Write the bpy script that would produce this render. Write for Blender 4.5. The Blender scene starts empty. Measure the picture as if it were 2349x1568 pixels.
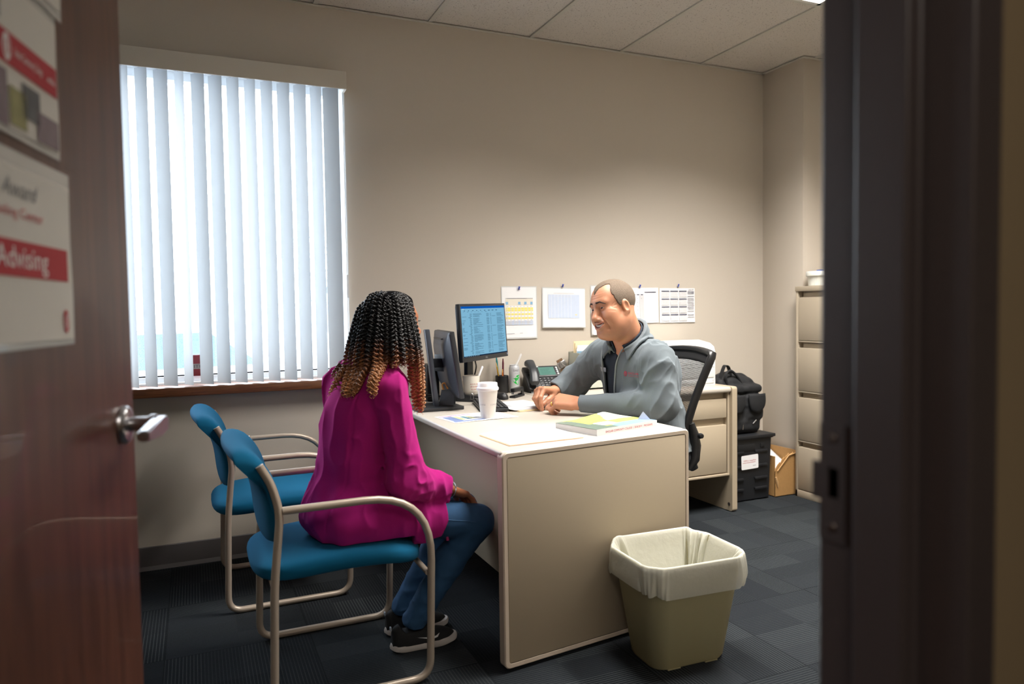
import bpy, bmesh, math, random
import numpy as np
from mathutils import Vector, Matrix
random.seed(7); np.random.seed(7)
S = bpy.context.scene
COL = S.collection
PI = math.pi

# ------------------------------------------------------------------ camera
F_PX = 1650.0
YAW, PITCH, ROLL = -0.41654, 0.04389, -0.01478
CAM = np.array([0.0, 0.0, 1.22])
def cam_rot():
    c, s = math.cos(YAW), math.sin(YAW)
    base = np.array([[1, 0, 0], [0, 0, -1], [0, 1, 0.]])
    rz = np.array([[c, s, 0], [-s, c, 0], [0, 0, 1]])
    cp, sp = math.cos(PITCH), math.sin(PITCH)
    rp = np.array([[1, 0, 0], [0, cp, -sp], [0, sp, cp]])
    cr, sr = math.cos(ROLL), math.sin(ROLL)
    rr = np.array([[cr, -sr, 0], [sr, cr, 0], [0, 0, 1]])
    return rr @ rp @ base @ rz
R = cam_rot()
cd = bpy.data.cameras.new('camera'); co = bpy.data.objects.new('camera', cd); COL.objects.link(co)
m = Matrix.Identity(4)
for i in range(3):
    m[i][0], m[i][1], m[i][2], m[i][3] = R[0][i], -R[1][i], -R[2][i], CAM[i]
co.matrix_world = m
cd.sensor_width = 36.0; cd.lens = F_PX / 2349 * 36.0
cd.clip_start = 0.02; cd.clip_end = 200
cd.dof.use_dof = True; cd.dof.focus_distance = 3.15; cd.dof.aperture_fstop = 2.6
S.camera = co

# ------------------------------------------------------------------ light, sky, exposure
S.view_settings.view_transform = 'Standard'; S.view_settings.look = 'None'
S.view_settings.gamma = 1.0; S.view_settings.exposure = 0.0; S.view_settings.use_curve_mapping = False
S.cycles.use_denoising = True
S.cycles.max_bounces = 10; S.cycles.diffuse_bounces = 6; S.cycles.glossy_bounces = 4
S.cycles.transmission_bounces = 6; S.cycles.transparent_max_bounces = 12
S.cycles.sample_clamp_indirect = 6.0; S.cycles.caustics_reflective = False; S.cycles.caustics_refractive = False
W = bpy.data.worlds.new('overcast_sky'); S.world = W; W.use_nodes = True
bg = W.node_tree.nodes['Background']; bg.inputs[0].default_value = (0.81, 0.90, 1.0, 1); bg.inputs[1].default_value = SKY = 10.0

def area_light(name, loc, sx, sy, power, col, rot=(0, 0, 0), spread=None, portal=False):
    l = bpy.data.lights.new(name, 'AREA'); l.shape = 'RECTANGLE'; l.size = sx; l.size_y = sy
    l.energy = power; l.color = col
    if spread: l.spread = math.radians(spread)
    if portal: l.cycles.is_portal = True
    o = bpy.data.objects.new(name, l); COL.objects.link(o); o.location = loc; o.rotation_euler = rot
    return o
WARM = (1.0, 0.95, 0.89)
CEIL = 2.79
DY = 3.83
# louvred troffer whose corner shows, then an unseen lamp added to light the room
area_light('overhead_lamp', (2.753, 2.25, CEIL + 0.045), 0.54, 1.14, 88, WARM, spread=120)
area_light('overhead_lamp', (1.533, 2.25, CEIL - 0.005), 0.54, 1.14, 38, WARM, spread=120)
area_light('corridor_fill', (-0.3, -0.8, 2.55), 0.5, 1.1, 18, WARM)  # unseen lamp added so the door frame faces catch some light
area_light('window_portal', (-0.22, 4.0, 1.67), 1.98, 1.6, 1, (1, 1, 1), rot=(-PI / 2, 0, 0), portal=True)

# ------------------------------------------------------------------ materials
def lin(c):
    out = []
    for v in c:
        v = v / 255.0
        out.append(v / 12.92 if v <= 0.04045 else ((v + 0.055) / 1.055) ** 2.4)
    return out
MATS = {}
def pmat(name, rgb, rough=0.5, metal=0.0, spec=0.5, noise=None, bump=None, sheen=0.0, alpha=1.0, trans=0.0, emit=None, stretch=(1, 1, 1), coat=0.0, subsurf=0.0, rgb2=None):
    """principled material; noise=(scale, amount) varies the colour, bump=(scale, strength) roughens the surface"""
    if name in MATS: return MATS[name]
    m = bpy.data.materials.new(name); m.use_nodes = True
    nt = m.node_tree; N = nt.nodes; L = nt.links; b = N['Principled BSDF']
    c = lin(rgb)
    b.inputs['Base Color'].default_value = (*c, 1); b.inputs['Roughness'].default_value = rough
    b.inputs['Metallic'].default_value = metal; b.inputs['Specular IOR Level'].default_value = spec
    b.inputs['Alpha'].default_value = alpha
    if sheen: b.inputs['Sheen Weight'].default_value = sheen; b.inputs['Sheen Roughness'].default_value = 0.5; b.inputs['Sheen Tint'].default_value = (*[min(1, v * 2 + 0.1) for v in c], 1)
    if coat: b.inputs['Coat Weight'].default_value = coat
    if trans: b.inputs['Transmission Weight'].default_value = trans
    if subsurf:
        b.inputs['Subsurface Weight'].default_value = subsurf; b.inputs['Subsurface Radius'].default_value = (0.012, 0.005, 0.003); b.inputs['Subsurface Scale'].default_value = 0.5
    if emit: b.inputs['Emission Color'].default_value = (*lin(emit[0]), 1); b.inputs['Emission Strength'].default_value = emit[1]
    tc = N.new('ShaderNodeTexCoord'); mp = N.new('ShaderNodeMapping'); mp.inputs['Scale'].default_value = stretch
    L.new(tc.outputs['Object'], mp.inputs[0])
    sc, am = noise or (40.0, 0.04)
    t = N.new('ShaderNodeTexNoise'); t.inputs['Scale'].default_value = sc; t.inputs['Detail'].default_value = 4
    L.new(mp.outputs[0], t.inputs['Vector'])
    mx = N.new('ShaderNodeMix'); mx.data_type = 'RGBA'
    c2 = lin(rgb2) if rgb2 else [v * (1 + am) for v in c]
    c1 = c if rgb2 else [v * (1 - am) for v in c]
    mx.inputs[6].default_value = (*c1, 1); mx.inputs[7].default_value = (*c2, 1)
    if rgb2:
        r = N.new('ShaderNodeMapRange'); r.inputs[1].default_value = .38; r.inputs[2].default_value = .62; L.new(t.outputs[0], r.inputs[0]); L.new(r.outputs[0], mx.inputs[0])
    else: L.new(t.outputs[0], mx.inputs[0])
    L.new(mx.outputs[2], b.inputs['Base Color'])
    if bump:
        t2 = N.new('ShaderNodeTexNoise'); t2.inputs['Scale'].default_value = bump[0]; t2.inputs['Detail'].default_value = 3
        L.new(mp.outputs[0], t2.inputs['Vector'])
        bp = N.new('ShaderNodeBump'); bp.inputs['Strength'].default_value = bump[1]; bp.inputs['Distance'].default_value = 0.002
        L.new(t2.outputs[0], bp.inputs['Height']); L.new(bp.outputs[0], b.inputs['Normal'])
    MATS[name] = m
    return m
def emat(name, rgb, strength):
    if name in MATS: return MATS[name]
    m = bpy.data.materials.new(name); m.use_nodes = True; nt = m.node_tree
    nt.nodes.remove(nt.nodes['Principled BSDF']); e = nt.nodes.new('ShaderNodeEmission')
    e.inputs[0].default_value = (*lin(rgb), 1); e.inputs[1].default_value = strength
    nt.links.new(e.outputs[0], nt.nodes['Material Output'].inputs[0]); MATS[name] = m
    return m

# ------------------------------------------------------------------ mesh building
class MB:
    def __init__(s): s.v = []; s.f = []; s.m = []; s.s = []
    def add(s, verts, faces, mat=0, smooth=False, M=None):
        o = len(s.v)
        for v in verts:
            v = Vector(v)
            if M is not None: v = M @ v
            s.v.append(tuple(v))
        for f in faces: s.f.append(tuple(i + o for i in f)); s.m.append(mat); s.s.append(smooth)
        return s
    def box(s, x0, y0, z0, x1, y1, z1, bev=0.0, mat=0, M=None, seg=2):
        if bev <= 0:
            v = [(x0, y0, z0), (x1, y0, z0), (x1, y1, z0), (x0, y1, z0), (x0, y0, z1), (x1, y0, z1), (x1, y1, z1), (x0, y1, z1)]
            return s.add(v, [(0, 3, 2, 1), (4, 5, 6, 7), (0, 1, 5, 4), (1, 2, 6, 5), (2, 3, 7, 6), (3, 0, 4, 7)], mat, False, M)
        bm = bmesh.new(); bmesh.ops.create_cube(bm, size=1)
        for v in bm.verts:
            v.co = Vector(((x0 + x1) / 2 + v.co.x * (x1 - x0), (y0 + y1) / 2 + v.co.y * (y1 - y0), (z0 + z1) / 2 + v.co.z * (z1 - z0)))
        bmesh.ops.bevel(bm, geom=bm.edges[:], offset=bev, segments=seg, profile=0.5, affect='EDGES', clamp_overlap=True)
        s.bm(bm, mat, True, M); return s
    def bm(s, bm, mat=0, smooth=False, M=None):
        bm.verts.index_update()
        s.add([v.co[:] for v in bm.verts], [[v.index for v in f.verts] for f in bm.faces], mat, smooth, M); bm.free()
    def prism(s, pts, z0, z1, mat=0, M=None, smooth=False):
        n = len(pts); v = [(p[0], p[1], z0) for p in pts] + [(p[0], p[1], z1) for p in pts]
        f = [tuple(range(n - 1, -1, -1)), tuple(range(n, 2 * n))] + [(i, (i + 1) % n, n + (i + 1) % n, n + i) for i in range(n)]
        return s.add(v, f, mat, smooth, M)
    def loft(s, rings, mat=0, smooth=True, cap=True, closed=False, M=None):
        n = len(rings[0]); v = [p for r in rings for p in r]; f = []
        k = len(rings)
        for i in range(k if closed else k - 1):
            for j in range(n):
                f.append((i * n + j, i * n + (j + 1) % n, ((i + 1) % k) * n + (j + 1) % n, ((i + 1) % k) * n + j))
        if cap and not closed: f.append(tuple(range(n - 1, -1, -1))); f.append(tuple(range((k - 1) * n, k * n)))
        return s.add(v, f, mat, smooth, M)
    def tube(s, path, r, seg=12, mat=0, closed=False, M=None, cap=True):
        P = [Vector(p) for p in path]; n = len(P); rr = r if hasattr(r, '__len__') else [r] * n
        rings = []; up = None
        for i, p in enumerate(P):
            if closed: t = P[(i + 1) % n] - P[i - 1]
            else: t = P[min(i + 1, n - 1)] - P[max(i - 1, 0)]
            t.normalize()
            if up is None:
                up = Vector((0, 0, 1)) if abs(t.z) < 0.9 else Vector((1, 0, 0))
            a = (up - t * up.dot(t)).normalized(); b = t.cross(a); up = a
            rings.append([tuple(p + (a * math.cos(q) + b * math.sin(q)) * rr[i]) for q in [2 * PI * j / seg for j in range(seg)]])
        return s.loft(rings, mat, True, cap, closed, M)
    def lathe(s, prof, c=(0, 0, 0), seg=32, mat=0, M=None, cap=True, smooth=True):
        rings = [[(c[0] + r * math.cos(2 * PI * j / seg), c[1] + r * math.sin(2 * PI * j / seg), c[2] + z) for j in range(seg)] for r, z in prof]
        return s.loft(rings, mat, smooth, cap, False, M)
    def grid(s, fn, nu, nv, mat=0, smooth=True, M=None):
        v = [fn(i / nu, j / nv) for i in range(nu + 1) for j in range(nv + 1)]; w = nv + 1
        return s.add(v, [(i * w + j, (i + 1) * w + j, (i + 1) * w + j + 1, i * w + j + 1) for i in range(nu) for j in range(nv)], mat, smooth, M)
    def rect(s, x0, y0, x1, y1, z=0.0, mat=0, M=None):
        return s.add([(x0, y0, z), (x1, y0, z), (x1, y1, z), (x0, y1, z)], [(0, 1, 2, 3)], mat, False, M)
    def text(s, t, size, x=0, y=0, z=0, mat=0, M=None, align='LEFT', width=None, shear=0.0, ext=0.0):
        v, f = text_geo(t, size, align, shear, ext)
        if width and v:
            xs = [p[0] for p in v]; k = width / max(1e-6, max(xs) - min(xs))
            v = [(p[0] * k, p[1], p[2]) for p in v]
        return s.add([(p[0] + x, p[1] + y, p[2] + z) for p in v], f, mat, False, M)
    def build(s, name, mats, parent=None, local=False, sub=0, autosmooth=40, solid=0):
        me = bpy.data.meshes.new(name); off = Vector((0, 0, 0))
        if parent is not None and not local:
            q = parent
            while q is not None: off += q.location; q = q.parent
        me.from_pydata([tuple(Vector(v) - off) for v in s.v] if off.length else s.v, [], s.f)
        for mt in (mats if isinstance(mats, (list, tuple)) else [mats]): me.materials.append(mt)
        me.polygons.foreach_set('material_index', s.m); me.polygons.foreach_set('use_smooth', s.s)
        me.update()
        bm = bmesh.new(); bm.from_mesh(me); bmesh.ops.recalc_face_normals(bm, faces=bm.faces[:])
        if autosmooth:
            a = math.radians(autosmooth)
            for e in bm.edges:
                if len(e.link_faces) == 2 and e.calc_face_angle(0) > a: e.smooth = False
        bm.to_mesh(me); bm.free()
        o = bpy.data.objects.new(name, me); COL.objects.link(o)
        if parent is not None: o.parent = parent
        if solid: md = o.modifiers.new('solid', 'SOLIDIFY'); md.thickness = solid; md.offset = 0
        if sub: md = o.modifiers.new('sub', 'SUBSURF'); md.levels = sub; md.render_levels = sub
        return o
_TG = {}
def text_geo(t, size, align='LEFT', shear=0.0, ext=0.0):
    k = (t, size, align, shear, ext)
    if k not in _TG:
        cu = bpy.data.curves.new('lettering', 'FONT'); cu.body = t; cu.size = size; cu.align_x = align; cu.shear = shear; cu.extrude = ext; cu.resolution_u = 3
        o = bpy.data.objects.new('lettering', cu); me = o.to_mesh()
        _TG[k] = ([v.co[:] for v in me.vertices], [tuple(p.vertices) for p in me.polygons])
        o.to_mesh_clear(); bpy.data.objects.remove(o); bpy.data.curves.remove(cu)
    return _TG[k]
def frame(o, x, y):
    """matrix with origin o, x axis along x, y axis along y made square to it"""
    x = Vector(x).normalized(); y = Vector(y); y = (y - x * y.dot(x)).normalized(); z = x.cross(y)
    M = Matrix.Identity(4)
    for i in range(3): M[i][0], M[i][1], M[i][2], M[i][3] = x[i], y[i], z[i], o[i]
    return M
def tag(o, label=None, cat=None, group=None, kind=None):
    if label: o['label'] = label
    if cat: o['category'] = cat
    if group: o['group'] = group
    if kind: o['kind'] = kind
    return o
def thing(name, label, cat, loc=(0, 0, 0), rz=0.0, group=None):
    o = bpy.data.objects.new(name, None); COL.objects.link(o); o.location = loc; o.rotation_euler = (0, 0, rz)
    o.empty_display_size = 0.1
    return tag(o, label, cat, group)
def copy_tree(o, parent=None):
    c = o.copy(); COL.objects.link(c)
    if parent is not None: c.parent = parent
    for ch in [x for x in bpy.data.objects if x.parent == o]: copy_tree(ch, c)
    return c
def fillet(pts, r, n=6):
    """round the corners of a 3-D polyline"""
    P = [Vector(p) for p in pts]; out = [P[0]]
    for i in range(1, len(P) - 1):
        a, b, c = P[i - 1], P[i], P[i + 1]; u = (a - b); w = (c - b); rr = r[i - 1] if hasattr(r, '__len__') else r
        rr = min(rr, u.length * 0.49, w.length * 0.49); p0 = b + u.normalized() * rr; p1 = b + w.normalized() * rr
        for k in range(n + 1):
            t = k / n; out.append(p0 * (1 - t) ** 2 + b * 2 * t * (1 - t) + p1 * t * t)
    out.append(P[-1]); return out
def rrect(x0, y0, x1, y1, r, n=5):
    out = []
    for cx, cy, a in ((x1 - r, y1 - r, 0), (x0 + r, y1 - r, 90), (x0 + r, y0 + r, 180), (x1 - r, y0 + r, 270)):
        for k in range(n + 1):
            q = math.radians(a + 90 * k / n); out.append((cx + r * math.cos(q), cy + r * math.sin(q)))
    return out
def structure(o): o['kind'] = 'structure'; return o
# ------------------------------------------------------------------ distance-field modelling of soft and living shapes
import openvdb
def nrm_(a): return np.sqrt((a * a).sum(-1))
def cap(P, a, b, ra, rb=None):
    a = np.asarray(a, float); b = np.asarray(b, float); rb = ra if rb is None else rb
    ab = b - a; t = np.clip(((P - a) @ ab) / max(1e-12, ab @ ab), 0, 1)
    return nrm_(P - a - t[:, None] * ab) - (ra + (rb - ra) * t)
def chain(P, pts, rs, k=.008):
    d = None
    for i in range(len(pts) - 1):
        c = cap(P, pts[i], pts[i + 1], rs[i], rs[i + 1]); d = c if d is None else smin(d, c, k)
    return d
def ell(P, c, r, M=None):
    q = P - np.asarray(c, float)
    if M is not None: q = q @ np.asarray(M)          # columns of M are the axes
    r = np.asarray(r, float); k0 = nrm_(q / r); k1 = nrm_(q / (r * r))
    return np.where(k0 < 1e-6, -r.min(), k0 * (k0 - 1.0) / np.maximum(k1, 1e-9))
def rbox(P, c, h, r, M=None):
    q = P - np.asarray(c, float)
    if M is not None: q = q @ np.asarray(M)
    q = np.abs(q) - (np.asarray(h, float) - r)
    return nrm_(np.maximum(q, 0)) + np.minimum(q.max(-1), 0) - r
def smin(a, b, k):
    h = np.maximum(k - np.abs(a - b), 0) / k
    return np.minimum(a, b) - h * h * k * .25
def smax(a, b, k): return -smin(-a, -b, k)
_rs = np.random.RandomState(3); _LAT = _rs.rand(32, 32, 32)
def vnoise(P, s, st=(1, 1, 1), off=0.0):
    q = P * np.asarray(st) / s + off + 1000.0; i = np.floor(q).astype(int); f = q - i; f = f * f * (3 - 2 * f); i &= 31; j = (i + 1) & 31
    x0, y0, z0 = i.T; x1, y1, z1 = j.T; fx, fy, fz = f.T
    a = _LAT[x0, y0, z0] * (1 - fx) + _LAT[x1, y0, z0] * fx; b = _LAT[x0, y1, z0] * (1 - fx) + _LAT[x1, y1, z0] * fx
    c = _LAT[x0, y0, z1] * (1 - fx) + _LAT[x1, y0, z1] * fx; d = _LAT[x0, y1, z1] * (1 - fx) + _LAT[x1, y1, z1] * fx
    return (a * (1 - fy) + b * fy) * (1 - fz) + (c * (1 - fy) + d * fy) * fz
def boxed(fn, lo, hi, P, m=.03):
    """evaluate fn only near its bounding box; elsewhere a safe lower bound"""
    lo = np.asarray(lo) - m; hi = np.asarray(hi) + m
    q = np.maximum(np.maximum(lo - P, P - hi), 0); d = nrm_(q) + m; k = (q.max(-1) <= 0)
    if k.any(): d[k] = fn(P[k])
    return d
def sdf_geo(fn, lo, hi, vox, slack=1.3):
    B = 8; lo = np.asarray(lo, float); hi = np.asarray(hi, float)
    nb = np.ceil((hi - lo) / (vox * B)).astype(int) + 1; n = nb * B
    g = np.stack(np.meshgrid(*[np.arange(k) for k in nb], indexing='ij'), -1).reshape(-1, 3)
    cen = lo + (g * B + (B - 1) / 2) * vox
    d = np.concatenate([fn(c) for c in np.array_split(cen, max(1, len(cen) // 60000))])
    act = np.abs(d) < .5 * B * vox * 1.733 * slack + vox
    arr = np.repeat(np.repeat(np.repeat(np.where(d > 0, 1.0, -1.0).reshape(nb) * vox * B, B, 0), B, 1), B, 2).astype(np.float32)
    o = np.stack(np.meshgrid(*[np.arange(B)] * 3, indexing='ij'), -1).reshape(-1, 3)
    ga = g[act]
    for ch in np.array_split(ga, max(1, len(ga) // 300)):
        idx = (ch[:, None, :] * B + o[None]); P = (lo + idx.reshape(-1, 3) * vox)
        v = fn(P); ii = idx.reshape(-1, 3); arr[ii[:, 0], ii[:, 1], ii[:, 2]] = v
    gr = openvdb.FloatGrid(); gr.copyFromArray(arr); pts, quads = gr.convertToQuads(isovalue=0.0)
    return np.asarray(pts, float) * vox + lo, np.asarray(quads)[:, ::-1]
def mesh_obj(name, pts, faces, mats, parent=None, attr=None, smooth=True, mat_idx=None):
    off = Vector((0, 0, 0)); q = parent
    while q is not None: off += q.location; q = q.parent
    pts = np.asarray(pts, np.float32) - np.array(off, np.float32); faces = np.asarray(faces, np.int32)
    me = bpy.data.meshes.new(name); k = faces.shape[1]
    me.vertices.add(len(pts)); me.vertices.foreach_set('co', pts.ravel()); me.loops.add(faces.size); me.loops.foreach_set('vertex_index', faces.ravel())
    me.polygons.add(len(faces)); me.polygons.foreach_set('loop_start', np.arange(0, faces.size, k, dtype=np.int32)); me.polygons.foreach_set('loop_total', np.full(len(faces), k, np.int32))
    for mt in (mats if isinstance(mats, (list, tuple)) else [mats]): me.materials.append(mt)
    if mat_idx is not None: me.polygons.foreach_set('material_index', np.asarray(mat_idx, np.int32))
    me.polygons.foreach_set('use_smooth', np.full(len(faces), smooth, bool)); me.update(calc_edges=True); me.validate()
    for an, av in (attr or {}).items():
        a = me.attributes.new(an, 'FLOAT', 'POINT'); a.data.foreach_set('value', np.asarray(av, np.float32))
    o = bpy.data.objects.new(name, me); COL.objects.link(o)
    if parent is not None: o.parent = parent
    return o
def sdf_obj(name, fn, lo, hi, vox, mats, parent=None, attrs=None, slack=1.3):
    p, f = sdf_geo(fn, lo, hi, vox, slack)
    return mesh_obj(name, p, f, mats, parent, {k: a(p) for k, a in (attrs or {}).items()})
def attr_mix(m, attr, rgb, rough=None):
    """blend the material's colour towards rgb where the mesh's own attribute says so (lips, dyed hair ends, sole)"""
    nt = m.node_tree; N, L = nt.nodes, nt.links; b = N['Principled BSDF']; src = b.inputs['Base Color'].links[0].from_socket
    a = N.new('ShaderNodeAttribute'); a.attribute_name = attr; mx = N.new('ShaderNodeMix'); mx.data_type = 'RGBA'; mx.inputs[7].default_value = (*lin(rgb), 1)
    L.new(a.outputs['Fac'], mx.inputs[0]); L.new(src, mx.inputs[6]); L.new(mx.outputs[2], b.inputs['Base Color'])
    return m
# ------------------------------------------------------------------ materials of the setting
def tile_mat():
    m = pmat('ceiling_tile', (206, 200, 192), 0.95, noise=(60, 0.03)); nt = m.node_tree; N, L = nt.nodes, nt.links
    b = N['Principled BSDF']; old = b.inputs['Base Color'].links[0].from_socket
    tc = N.new('ShaderNodeTexCoord'); n = N.new('ShaderNodeTexNoise'); n.inputs['Scale'].default_value = 170; n.inputs['Detail'].default_value = 2
    L.new(tc.outputs['Object'], n.inputs['Vector'])
    r = N.new('ShaderNodeMapRange'); r.inputs[1].default_value = 0.63; r.inputs[2].default_value = 0.70; L.new(n.outputs[0], r.inputs[0])
    mx = N.new('ShaderNodeMix'); mx.data_type = 'RGBA'; mx.inputs[7].default_value = (*lin((120, 112, 104)), 1)
    L.new(r.outputs[0], mx.inputs[0]); L.new(old, mx.inputs[6]); L.new(mx.outputs[2], b.inputs['Base Color'])
    return m
def carpet_mat():
    m = bpy.data.materials.new('carpet_tiles'); m.use_nodes = True; nt = m.node_tree; N, L = nt.nodes, nt.links; b = N['Principled BSDF']
    b.inputs['Roughness'].default_value = 0.95; b.inputs['Specular IOR Level'].default_value = 0.15
    tc = N.new('ShaderNodeTexCoord')
    def math_(op, a, c=None, d=None):
        n = N.new('ShaderNodeMath'); n.operation = op
        for i, v in enumerate((a, c, d)):
            if v is None: continue
            if isinstance(v, (int, float)): n.inputs[i].default_value = v
            else: L.new(v, n.inputs[i])
        return n.outputs[0]
    sp = N.new('ShaderNodeSeparateXYZ'); mp = N.new('ShaderNodeMapping'); mp.inputs['Location'].default_value = (0.13, 0.21, 0)
    L.new(tc.outputs['Object'], mp.inputs[0]); L.new(mp.outputs[0], sp.inputs[0])
    x, y = sp.outputs[0], sp.outputs[1]
    T = 0.5
    cx, cy = math_('FLOOR', math_('DIVIDE', x, T)), math_('FLOOR', math_('DIVIDE', y, T))
    def wn(a, c, k):
        cb = N.new('ShaderNodeCombineXYZ'); L.new(a, cb.inputs[0]); L.new(c, cb.inputs[1]); cb.inputs[2].default_value = k
        w = N.new('ShaderNodeTexWhiteNoise'); w.noise_dimensions = '3D'; L.new(cb.outputs[0], w.inputs[0]); return w.outputs[0]
    par = math_('MODULO', math_('ADD', math_('ADD', cx, cy), 100.0), 2.0)
    fl = math_('GREATER_THAN', par, 0.5)
    u = math_('ADD', math_('MULTIPLY', x, fl), math_('MULTIPLY', y, math_('SUBTRACT', 1.0, fl)))
    v = math_('ADD', math_('MULTIPLY', y, fl), math_('MULTIPLY', x, math_('SUBTRACT', 1.0, fl)))
    # fine ribs
    rib = math_('SINE', math_('MULTIPLY', u, 2 * PI / 0.0115))
    rib = math_('SMOOTH_MIN', math_('MAXIMUM', math_('MULTIPLY', math_('SUBTRACT', rib, 0.45), 1.8), 0.0), 1.0, 0.1)
    # blocks of differing tone inside each tile, and how strongly the ribs show there
    bx, by = math_('FLOOR', math_('DIVIDE', u, 0.125)), math_('FLOOR', math_('DIVIDE', v, 0.25))
    blk, amp = wn(bx, by, 3.0), wn(bx, by, 9.0)
    tile = wn(cx, cy, 1.0)
    brk = N.new('ShaderNodeTexNoise'); brk.inputs['Scale'].default_value = 260; brk.inputs['Detail'].default_value = 2; L.new(mp.outputs[0], brk.inputs['Vector'])
    tone = math_('ADD', math_('MULTIPLY', blk, 0.45), math_('MULTIPLY', tile, 0.25))
    rr = math_('MULTIPLY', math_('MULTIPLY', rib, math_('ADD', math_('MULTIPLY', amp, 0.75), 0.12)), math_('ADD', math_('MULTIPLY', brk.outputs[0], 1.2), 0.1))
    mx = N.new('ShaderNodeMix'); mx.data_type = 'RGBA'; mx.inputs[6].default_value = (*lin((20, 23, 28)), 1); mx.inputs[7].default_value = (*lin((45, 49, 53)), 1)
    L.new(math_('ADD', tone, math_('MULTIPLY', math_('SUBTRACT', brk.outputs[0], 0.5), 0.6)), mx.inputs[0])
    m2 = N.new('ShaderNodeMix'); m2.data_type = 'RGBA'; L.new(rr, m2.inputs[0]); L.new(mx.outputs[2], m2.inputs[6]); m2.inputs[7].default_value = (*lin((80, 86, 86)), 1)
    # tile joints
    ex = math_('ABSOLUTE', math_('SUBTRACT', math_('FRACT', math_('DIVIDE', x, T)), 0.5)); ey = math_('ABSOLUTE', math_('SUBTRACT', math_('FRACT', math_('DIVIDE', y, T)), 0.5))
    j = math_('GREATER_THAN', math_('MAXIMUM', ex, ey), 0.494)
    m3 = N.new('ShaderNodeMix'); m3.data_type = 'RGBA'; L.new(math_('MULTIPLY', j, 0.6), m3.inputs[0]); L.new(m2.outputs[2], m3.inputs[6]); m3.inputs[7].default_value = (*lin((18, 20, 24)), 1)
    L.new(m3.outputs[2], b.inputs['Base Color'])
    bp = N.new('ShaderNodeBump'); bp.inputs['Strength'].default_value = 0.35; bp.inputs['Distance'].default_value = 0.003
    L.new(math_('ADD', rib, brk.outputs[0]), bp.inputs['Height']); L.new(bp.outputs[0], b.inputs['Normal'])
    return m
def glass_mat():
    m = bpy.data.materials.new('wet_window_glass'); m.use_nodes = True; nt = m.node_tree; N, L = nt.nodes, nt.links
    N.remove(N['Principled BSDF']); t = N.new('ShaderNodeBsdfTransparent'); g = N.new('ShaderNodeBsdfGlossy'); g.inputs['Roughness'].default_value = 0.03
    mx = N.new('ShaderNodeMixShader'); mx.inputs[0].default_value = 0.06; L.new(t.outputs[0], mx.inputs[1]); L.new(g.outputs[0], mx.inputs[2])
    tc = N.new('ShaderNodeTexCoord'); v = N.new('ShaderNodeTexVoronoi'); v.inputs['Scale'].default_value = 190; L.new(tc.outputs['Object'], v.inputs['Vector'])
    r = N.new('ShaderNodeMapRange'); r.inputs[1].default_value = 0.18; r.inputs[2].default_value = 0.30; r.inputs[3].default_value = 0.62; r.inputs[4].default_value = 1.0; L.new(v.outputs['Distance'], r.inputs[0])
    L.new(r.outputs[0], t.inputs[0]); L.new(mx.outputs[0], N['Material Output'].inputs[0])
    return m
def slat_mat():
    m = bpy.data.materials.new('blind_fabric'); m.use_nodes = True; nt = m.node_tree; N, L = nt.nodes, nt.links
    b = N['Principled BSDF']; b.inputs['Base Color'].default_value = (*lin((188, 190, 190)), 1); b.inputs['Roughness'].default_value = 0.6
    t = N.new('ShaderNodeBsdfTranslucent'); t.inputs[0].default_value = (*lin((226, 230, 232)), 1)
    tc = N.new('ShaderNodeTexCoord'); n = N.new('ShaderNodeTexNoise'); n.inputs['Scale'].default_value = 300; L.new(tc.outputs['Object'], n.inputs['Vector'])
    bp = N.new('ShaderNodeBump'); bp.inputs['Strength'].default_value = 0.08; bp.inputs['Distance'].default_value = 0.001; L.new(n.outputs[0], bp.inputs['Height']); L.new(bp.outputs[0], b.inputs['Normal'])
    mx = N.new('ShaderNodeMixShader'); mx.inputs[0].default_value = 0.065; L.new(b.outputs[0], mx.inputs[1]); L.new(t.outputs[0], mx.inputs[2]); L.new(mx.outputs[0], N['Material Output'].inputs[0])
    return m
WALL = pmat('wall_paint', (201, 192, 179), 0.85, noise=(350, 0.025), bump=(420, 0.12), spec=0.25)
CORR = pmat('corridor_paint', (150, 130, 100), 0.85, noise=(350, 0.03), spec=0.25)
TILE = tile_mat()
TBAR = pmat('ceiling_grid_metal', (196, 194, 184), 0.5, noise=(80, 0.02))
CARPET = carpet_mat()
VINYL = pmat('vinyl_base', (92, 88, 88), 0.45, noise=(60, 0.04))
WHITEV = pmat('white_vinyl', (226, 229, 230), 0.4, noise=(90, 0.02))
OAK = pmat('oak_sill', (120, 74, 42), 0.45, noise=(9, 0.3), stretch=(1.2, 14, 30), rgb2=(92, 54, 30), coat=0.15)
DOORW = pmat('cherry_veneer', (74, 42, 31), 0.38, noise=(5, 0.3), stretch=(9, 9, 0.7), rgb2=(92, 55, 41), coat=0.12)
BRONZE = pmat('bronze_paint', (76, 66, 64), 0.38, noise=(120, 0.06), spec=0.5)
VAL = pmat('valance_vinyl', (205, 198, 184), 0.55, noise=(200, 0.02))
SLAT = slat_mat()
BLACKP = pmat('black_plastic', (22, 22, 24), 0.42, noise=(200, 0.1), bump=(700, 0.1))
CHROME = pmat('satin_chrome', (196, 194, 196), 0.28, metal=1.0, noise=(150, 0.03))
WHITEP = pmat('white_paper', (236, 236, 238), 0.75, noise=(60, 0.012), spec=0.2)

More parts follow.
